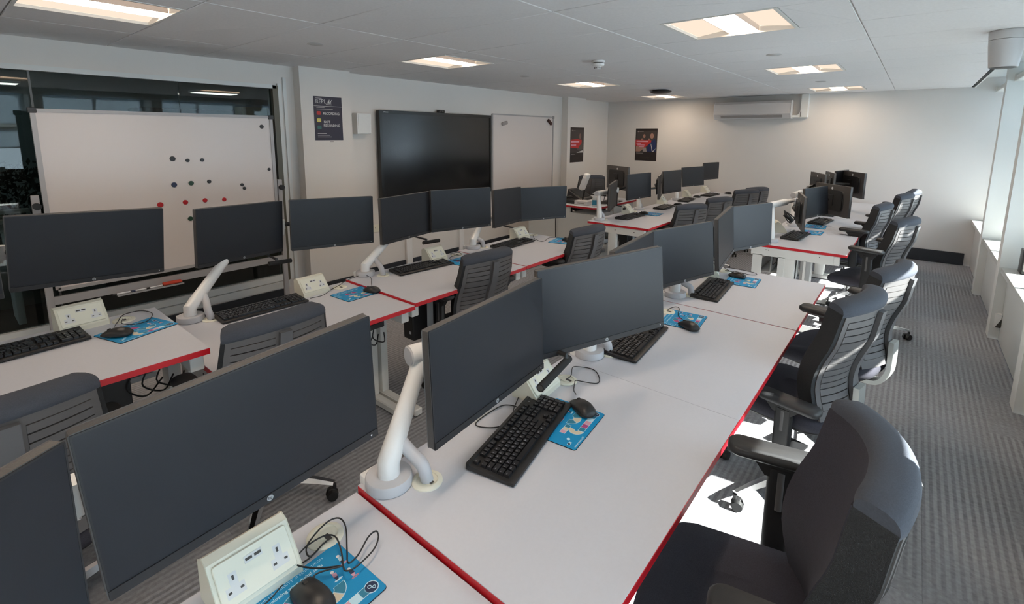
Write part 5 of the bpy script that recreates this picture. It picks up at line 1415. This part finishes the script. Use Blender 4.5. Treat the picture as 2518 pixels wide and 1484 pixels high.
b = MB(); b.b2((-4.412, ya - 0.045, 0.520), (-4.388, yb + 0.045, 0.575), M_WBFR); b.obj('cross_rail', t, world=True)
b = MB(); b.b2((-4.39, 0.785, 0.508), (-4.325, 1.20, 0.513), M_WBFR); b.b2((-4.328, 0.785, 0.508), (-4.325, 1.20, 0.520), M_WBFR); b.obj('pen_tray', t, world=True)
o = empty('board_eraser', (-4.355, 1.130, 0.5135)); tag(o, 'red board eraser on the pen tray', 'eraser')
MB().rbox((0, 0, 0.016), (0.045, 0.125, 0.018), 0.008, M_ERASER, 0.004).obj('grip', o); MB().rbox((0, 0, 0.0036), (0.042, 0.12, 0.0065), 0.004, M_FOAM, 0.001).obj('felt', o)
for k, (y, lab) in enumerate(((0.83, 'marker pen at the left end of the pen tray'), (0.94, 'marker pen in the middle of the pen tray'), (1.03, 'marker pen beside the red eraser'))):
    o = empty('marker_pen', (-4.357, y, 0.5205)); tag(o, lab, 'pen', 'marker pens on the tray')
    MB().cyl((0, -0.045, 0), (0, 0.035, 0), 0.007, n=12, m=M_INK).obj('barrel', o); MB().cyl((0, -0.068, 0), (0, -0.045, 0), 0.0075, n=12, m=(M_MAGK, M_MAGB, M_BLACK)[k]).obj('cap', o)
def magnet(y, z, r, m_, name, lab):
    o = MB().lathe([(r, 0), (r, 0.005), (r * 0.86, 0.008), (r * 0.5, 0.0085)], 20, m_, (-4.380, y, z), Matrix(((0, 0, 1), (1, 0, 0), (0, 1, 0)))).obj(name)
    tag(o, lab, 'magnet', 'round magnets on the mobile whiteboard')
for a in ((1.223, 1.481, .019, M_MAGK, 'round_magnet', 'black magnet, left of the top row of three'), (1.322, 1.465, .014, M_MAGK, 'round_magnet', 'black magnet, middle of the top row of three'), (1.424, 1.465, .014, M_MAGK, 'round_magnet', 'black magnet, right of the top row of three'),
          (1.903, 1.734, .017, M_MAGK, 'round_magnet', 'black magnet in the top right corner of the mobile whiteboard'), (1.940, 1.365, .013, M_MAGK, 'round_magnet', 'black magnet at the right edge of the mobile whiteboard'),
          (1.216, 1.282, .019, M_MAGB, 'round_magnet', 'navy magnet, left of the second row'), (1.331, 1.286, .018, M_MAGG, 'round_magnet', 'dark green magnet, middle of the second row'), (1.459, 1.290, .015, M_MAGK, 'round_magnet', 'black magnet, right of the second row'),
          (1.706, 1.246, .013, M_MAGK, 'round_magnet', 'upper magnet of the touching black pair'), (1.722, 1.215, .013, M_MAGK, 'round_magnet', 'lower magnet of the touching black pair'),
          (1.113, 1.138, .020, M_MAGR, 'round_magnet', 'first red magnet from the left'), (1.279, 1.140, .018, M_MAGR, 'round_magnet', 'second red magnet from the left'), (1.417, 1.142, .017, M_MAGR, 'round_magnet', 'third red magnet from the left'), (1.558, 1.135, .016, M_MAGR, 'round_magnet', 'fourth red magnet, rightmost'),
          (1.302, 1.007, .018, M_MAGG, 'round_magnet', 'dark green magnet below the row of red ones')): magnet(*a)

# ------------------------------------------------------------------ trunking, sockets on the walls
for (y, lab) in ((3.70, 'left white vertical cable trunking below the display'), (4.60, 'right white vertical cable trunking below the display')):
    o = MB().rbox((XW + 0.02, y, 0.46), (0.04, 0.085, 0.90), 0.004, M_ARM, 0.003).obj('cable_trunking'); tag(o, lab, 'trunking')
t = empty('wall_socket', (XW + 0.004, 3.27, 0.60)); tag(t, 'white twin wall socket left of the display bottom', 'socket')
MB().rbox((0, 0, 0), (0.010, 0.146, 0.086), 0.006, M_SOCK, 0.002, axis='X').obj('faceplate', t)
for s_ in (-1, 1): MB().box((0.0056, s_ * 0.035, 0.01), (0.001, 0.005, 0.009), M_SOCKHOLE).obj('outlet', t)
t = empty('wall_socket', (-3.98, YB - 0.05, 0.0)); 
t.matrix_basis = TR(XR - 0.004, 5.58, 0.17); tag(t, 'small white flap socket low on the window side panel', 'socket')
MB().prism([(0.0, -0.04), (-0.040, -0.03), (0.0, 0.04)], -0.05, 0.06, M_ARM, 0.003).obj('cover', t)
MB().prism([(0.0, -0.045), (-0.032, -0.045), (0.0, 0.03)], -0.003, 0.0, M_SOCKHOLE, 0, Matrix(((1, 0, 0), (0, 0, 1), (0, 1, 0))), (0, -0.041, -0.005)).obj('opening', t)

# ------------------------------------------------------------------ air conditioning unit with pipe boxing
t = empty('air_conditioner', (-2.09, YB - 0.11, 2.08)); tag(t, 'white wall air conditioning unit on the far wall', 'air conditioner')
prof = [(0.11, -0.13), (0.11, 0.125), (-0.06, 0.135), (-0.105, 0.10), (-0.11, -0.06), (-0.06, -0.13)]
MB().prism([(p[0], p[1]) for p in prof][::-1], -0.56, 0.56, M_AC, 0.006, Matrix(((0, 0, 1), (1, 0, 0), (0, 1, 0)))).obj('cabinet', t)
c = MB(); c.box((0.0, -0.092, -0.098), (0.90, 0.045, 0.006), M_GREY, R=Matrix.Rotation(math.radians(-52), 3, 'X')); c.obj('louvre', t)
c = MB()
for k in range(9): c.box((0, -0.045 + 0.015 * k, 0.131), (1.05, 0.006, 0.004), M_SOCKHOLE)
c.obj('intake_grille', t)
o = MB(); o.rbox((-1.375, YB - 0.05, 2.135), (0.10, 0.10, 0.345), 0.012, M_FIN, 0.004, axis='Y', seg=2)
o.prism([(0, 0), (0.115, 0), (0.115, 0.10), (0.07, 0.035), (0, 0.035)], -0.05, 0.05, M_FIN, 0.002, Matrix(((1, 0, 0), (0, 0, 1), (0, 1, 0))), (-1.525, YB - 0.05, 1.962))
tag(o.obj('pipe_boxing'), 'white pipe boxing from the air conditioner up to the ceiling', 'pipe cover')

# ------------------------------------------------------------------ ceiling fittings
t = empty('smoke_detector', (-2.19, 3.80, ZC - 0.001)); tag(t, 'white smoke detector on the ceiling', 'smoke detector')
MB().lathe([(0.050, -0.018), (0.056, -0.014), (0.056, -0.001)], 28, M_ARM).obj('base', t)
MB().lathe([(0.046, -0.032), (0.046, -0.018)], 28, M_SOCKHOLE).obj('ring_gap', t)
MB().lathe([(0.020, -0.072), (0.028, -0.070), (0.030, -0.050), (0.048, -0.045), (0.053, -0.036), (0.053, -0.026)], 28, M_ARM).obj('head', t)
c = MB()
for k in range(12):
    a = 2 * PI * k / 12; c.box((0.0275 * math.cos(a), 0.0275 * math.sin(a), -0.060), (0.006, 0.008, 0.013), M_SOCKHOLE, rz=a)
c.obj('vents', t)
t = empty('ceiling_pod', (-2.86, 6.72, ZC)); tag(t, 'black domed wireless unit on the ceiling before the last left light', 'ceiling unit')
MB().lathe([(0.02, -0.055), (0.10, -0.050), (0.14, -0.034), (0.15, -0.018), (0.12, -0.016), (0.10, -0.001)], 28, M_BLACK).obj('dome', t)
MB().lathe([(0.11, -0.0015), (0.11, -0.0005)], 24, M_GREY).obj('base_ring', t)
for (x, y, lab) in ((-0.944, 4.351, 'flush round disc between the two nearer lights of the right row'), (-3.397, 1.892, 'flush round disc between the first two lights of the left row'), (-3.39, 4.307, 'flush round disc left of the smoke detector'), (-0.949, 6.762, 'flush round disc before the farthest right light')):
    t = empty('ceiling_disc', (x, y, ZC)); tag(t, lab, 'ceiling disc', 'flush round discs in the ceiling')
    MB().lathe([(0.045, -0.006), (0.052, -0.004), (0.056, -0.0005)], 28, M_TBAR).obj('plate', t)
    MB().lathe([(0.030, -0.0085), (0.034, -0.006)], 24, M_TBAR).obj('cap', t)
# conical white device hanging at the ceiling edge
t = empty('ceiling_sensor', (0.345, 4.22, ZC)); tag(t, 'white tapered device hanging from the ceiling at the top right', 'ceiling device')
MB().lathe([(0.060, -0.215), (0.066, -0.212), (0.080, -0.090), (0.082, -0.055)], 28, M_AC).obj('cone', t)
MB().lathe([(0.083, -0.053), (0.086, -0.012), (0.080, -0.001)], 28, M_AC).obj('collar', t)
MB().lathe([(0.050, -0.219), (0.062, -0.2165)], 24, M_BLACK).obj('lens_ring', t)
c = MB(); c.rbox((0.10, -0.03, -0.030), (0.05, 0.05, 0.05), 0.004, M_TRAY); c.tube([(0.11, -0.03, -0.03), (0.22, -0.05, -0.035)], 0.010, 8, M_BLACK); c.obj('bracket', t)

# small black box standing on the window sill, cut by the right border
t = empty('sill_speaker', (0.775, 5.46, 0.6215)); tag(t, 'black box standing on the window sill, cut by the right border', 'speaker')
MB().rbox((0, 0, 0.095), (0.10, 0.14, 0.19), 0.01, M_BLACK, 0.004).obj('case', t); MB().rbox((0, -0.0715, 0.10), (0.08, 0.003, 0.15), 0.01, M_GREY, 0.001, axis='Y').obj('grille', t)

# ------------------------------------------------------------------ teacher's desk in the far left corner
t = empty('teaching_desk', (-3.62, 6.2, 0.0)); tag(t, 'teaching desk with red edge and white panels in the far left corner', 'desk')
x0, x1, y0, y1, h = -4.25, -3.10, 5.46, 6.62, 0.75
MB().prism([(x0, y0), (x1 - 0.05, y0), (x1, y0 + 0.05), (x1, y1), (x0, y1)], h - 0.026, h - 0.0005, M_LAM, 0.0006).obj('worktop', t, world=True)
b = MB()
b.b2((x0, y0 - 0.0015, h - 0.025), (x1 - 0.05, y0 + 0.001, h - 0.001), M_RED); b.b2((x1 - 0.001, y0 + 0.05, h - 0.025), (x1 + 0.0015, y1, h - 0.001), M_RED)
b.add([(x1 - 0.05, y0 - 0.0015, h - 0.025), (x1 + 0.0015, y0 + 0.05, h - 0.025), (x1 + 0.0015, y0 + 0.05, h - 0.001), (x1 - 0.05, y0 - 0.0015, h - 0.001)], [(0, 1, 2, 3)], M_RED)
b.obj('edge_band', t, world=True)
MB().b2((x0 + 0.03, y0 + 0.03, 0.02), (x1 - 0.42, y0 + 0.05, h - 0.027), M_STEEL).obj('front_panel', t, world=True)
MB().b2((x1 - 0.42, y0 + 0.028, 0.02), (x1 - 0.04, y0 + 0.52, h - 0.10), M_STEEL).obj('cabinet', t, world=True)
MB().b2((x1 - 0.06, y0 + 0.55, 0.02), (x1 - 0.04, y1 - 0.02, h - 0.027), M_STEEL).obj('side_panel', t, world=True)
MB().rbox((x1 - 0.60, y0 + 0.025, h - 0.12), (0.10, 0.006, 0.07), 0.004, M_GREY, 0.001, axis='Y').obj('socket_plate', t, world=True)
c = MB(); c.tube(spline([(x1 - 0.62, y0 - 0.008, h), (x1 - 0.625, y0 - 0.01, 0.5), (x1 - 0.62, y0 - 0.012, 0.22), (x1 - 0.66, y0 - 0.02, 0.16), (x1 - 0.60, y0 - 0.02, 0.13)], 5), 0.006, 6, M_CORD)
tag(c.obj('cable'), 'black lead hanging down the front of the teaching desk', 'cable')
# its monitor, back towards us
MM['t'] = monitor(-3.23, 6.28, 1.085, 60, 0, 0, 1, 'monitor on the teaching desk with its black back to us', 'monitors on the teaching desk')
t = empty('monitor_stand', (-3.26, 6.16, h)); tag(t, 'black stand holding the teaching desk monitor', 'stand')
v = MM['t'] @ Vector((0, 0.05, 0))
MB().rbox((v.x, v.y - 0.02, h + 0.006), (0.22, 0.16, 0.012), 0.02, M_BLACK, 0.003).obj('foot', t, world=True)
c = MB(); c.tube([(v.x, v.y - 0.02, h + 0.01), (v.x, v.y - 0.02, v.z - 0.05), (v.x, v.y, v.z)], 0.018, 10, M_BLACK); c.obj('neck', t, world=True)
# document camera with pale head
t = empty('document_camera', (-3.50, 5.75, h)); tag(t, 'white document camera standing on the teaching desk', 'camera')
MB().rbox((0, 0, 0.02), (0.16, 0.14, 0.04), 0.02, M_ARM, 0.006).obj('base', t)
c = MB(); c.tube(spline([(0.0, 0.02, 0.04), (0.02, 0.03, 0.16), (0.03, 0.0, 0.28)], 5), 0.013, 10, M_BLACK); c.obj('stalk', t)
Rt = Matrix.Rotation(math.radians(22), 3, 'Y')
c = MB(); c.rbox((0.05, -0.02, 0.30), (0.055, 0.10, 0.24), 0.02, M_ARM, 0.008, axis='X', R=Rt); c.obj('head', t)
c = MB(); c.rbox((0.055, -0.073, 0.28), (0.060, 0.004, 0.15), 0.006, M_INK, 0.001, axis='Y', R=Rt); c.obj('label_plate', t)
# gel bottle
t = empty('gel_bottle', (-3.21, 5.60, h)); tag(t, 'clear pump bottle of hand gel at the corner of the teaching desk', 'bottle')
MB().lathe([(0.030, 0.0), (0.033, 0.004), (0.033, 0.105), (0.026, 0.122), (0.013, 0.130)], 24, M_GEL).obj('bottle_body', t)
MB().lathe([(0.014, 0.130), (0.014, 0.146), (0.006, 0.148), (0.006, 0.166)], 16, M_INK).obj('pump', t)
MB().rbox((-0.012, 0, 0.170), (0.042, 0.014, 0.010), 0.004, M_INK, 0.002).obj('nozzle', t)
MB().lathe([(0.0333, 0.02), (0.0335, 0.021), (0.0335, 0.085), (0.0333, 0.086)], 24, M_TEAL).obj('label', t)
# headset, white boxes, black console
t = empty('desk_phone', (-3.62, 5.70, h)); tag(t, 'black telephone and handset lying on the teaching desk', 'phone')
MB().prism([(-0.09, -0.10), (0.09, -0.10), (0.09, 0.10), (-0.09, 0.10)], 0.001, 0.045, M_BLACK, 0.01).obj('base', t)
c = MB(); c.tube([(-0.07, -0.09, 0.06), (-0.065, -0.05, 0.075), (-0.06, 0.05, 0.075), (-0.065, 0.09, 0.06)], 0.016, 10, M_BLACK); c.obj('handset', t)
for (x, y, w, d, hh, lab, m_) in ((-3.40, 5.62, 0.20, 0.12, 0.055, 'small white box lying beside the gel bottle', M_AC), (-3.18, 6.05, 0.12, 0.12, 0.045, 'white box at the aisle edge of the teaching desk', M_AC)):
    t = empty('equipment_box', (x, y, h)); tag(t, lab, 'box', 'white boxes on the teaching desk')
    MB().rbox((0, 0, hh / 2 + 0.001), (w, d, hh), 0.006, m_, 0.004).obj('case', t); MB().box((0, -d / 2 - 0.0006, hh * 0.5), (w * 0.5, 0.001, hh * 0.3), M_GREY).obj('front_label', t)
t = empty('control_console', (-3.72, 6.05, h)); tag(t, 'sloping black touch console on the teaching desk', 'console')
MB().prism([(-0.12, 0.0), (0.12, 0.0), (0.12, 0.03), (-0.10, 0.16)], -0.17, 0.17, M_BLACK, 0.004, Matrix(((1, 0, 0), (0, 0, 1), (0, 1, 0)))).obj('case', t)
MB().rbox((0.012, 0, 0.098), (0.20, 0.28, 0.004), 0.006, M_TV, 0.001, R=Matrix.Rotation(math.radians(30.6), 3, 'Y')).obj('screen', t)
t = empty('desk_microphone', (-3.25, 5.92, h)); tag(t, 'black lamp-like microphone base with cable at the aisle side of the teaching desk', 'microphone')
MB().lathe([(0.075, 0.0), (0.08, 0.01), (0.07, 0.025), (0.03, 0.03)], 24, M_BLACK).obj('base', t)
c = MB(); c.tube(spline([(0, 0, 0.03), (0.01, 0.0, 0.10), (0.03, -0.02, 0.16), (0.06, -0.03, 0.18)], 5), 0.005, 8, M_BLACK); c.obj('gooseneck', t)
CH = chair(-3.92, 6.75, 40, 'black chair behind the teaching desk', 'chair at the teaching desk')

for o in list(COL.objects):
    if o.type == 'MESH' and o.parent is None and 'category' not in o and 'kind' not in o: print('UNTAGGED', o.name)
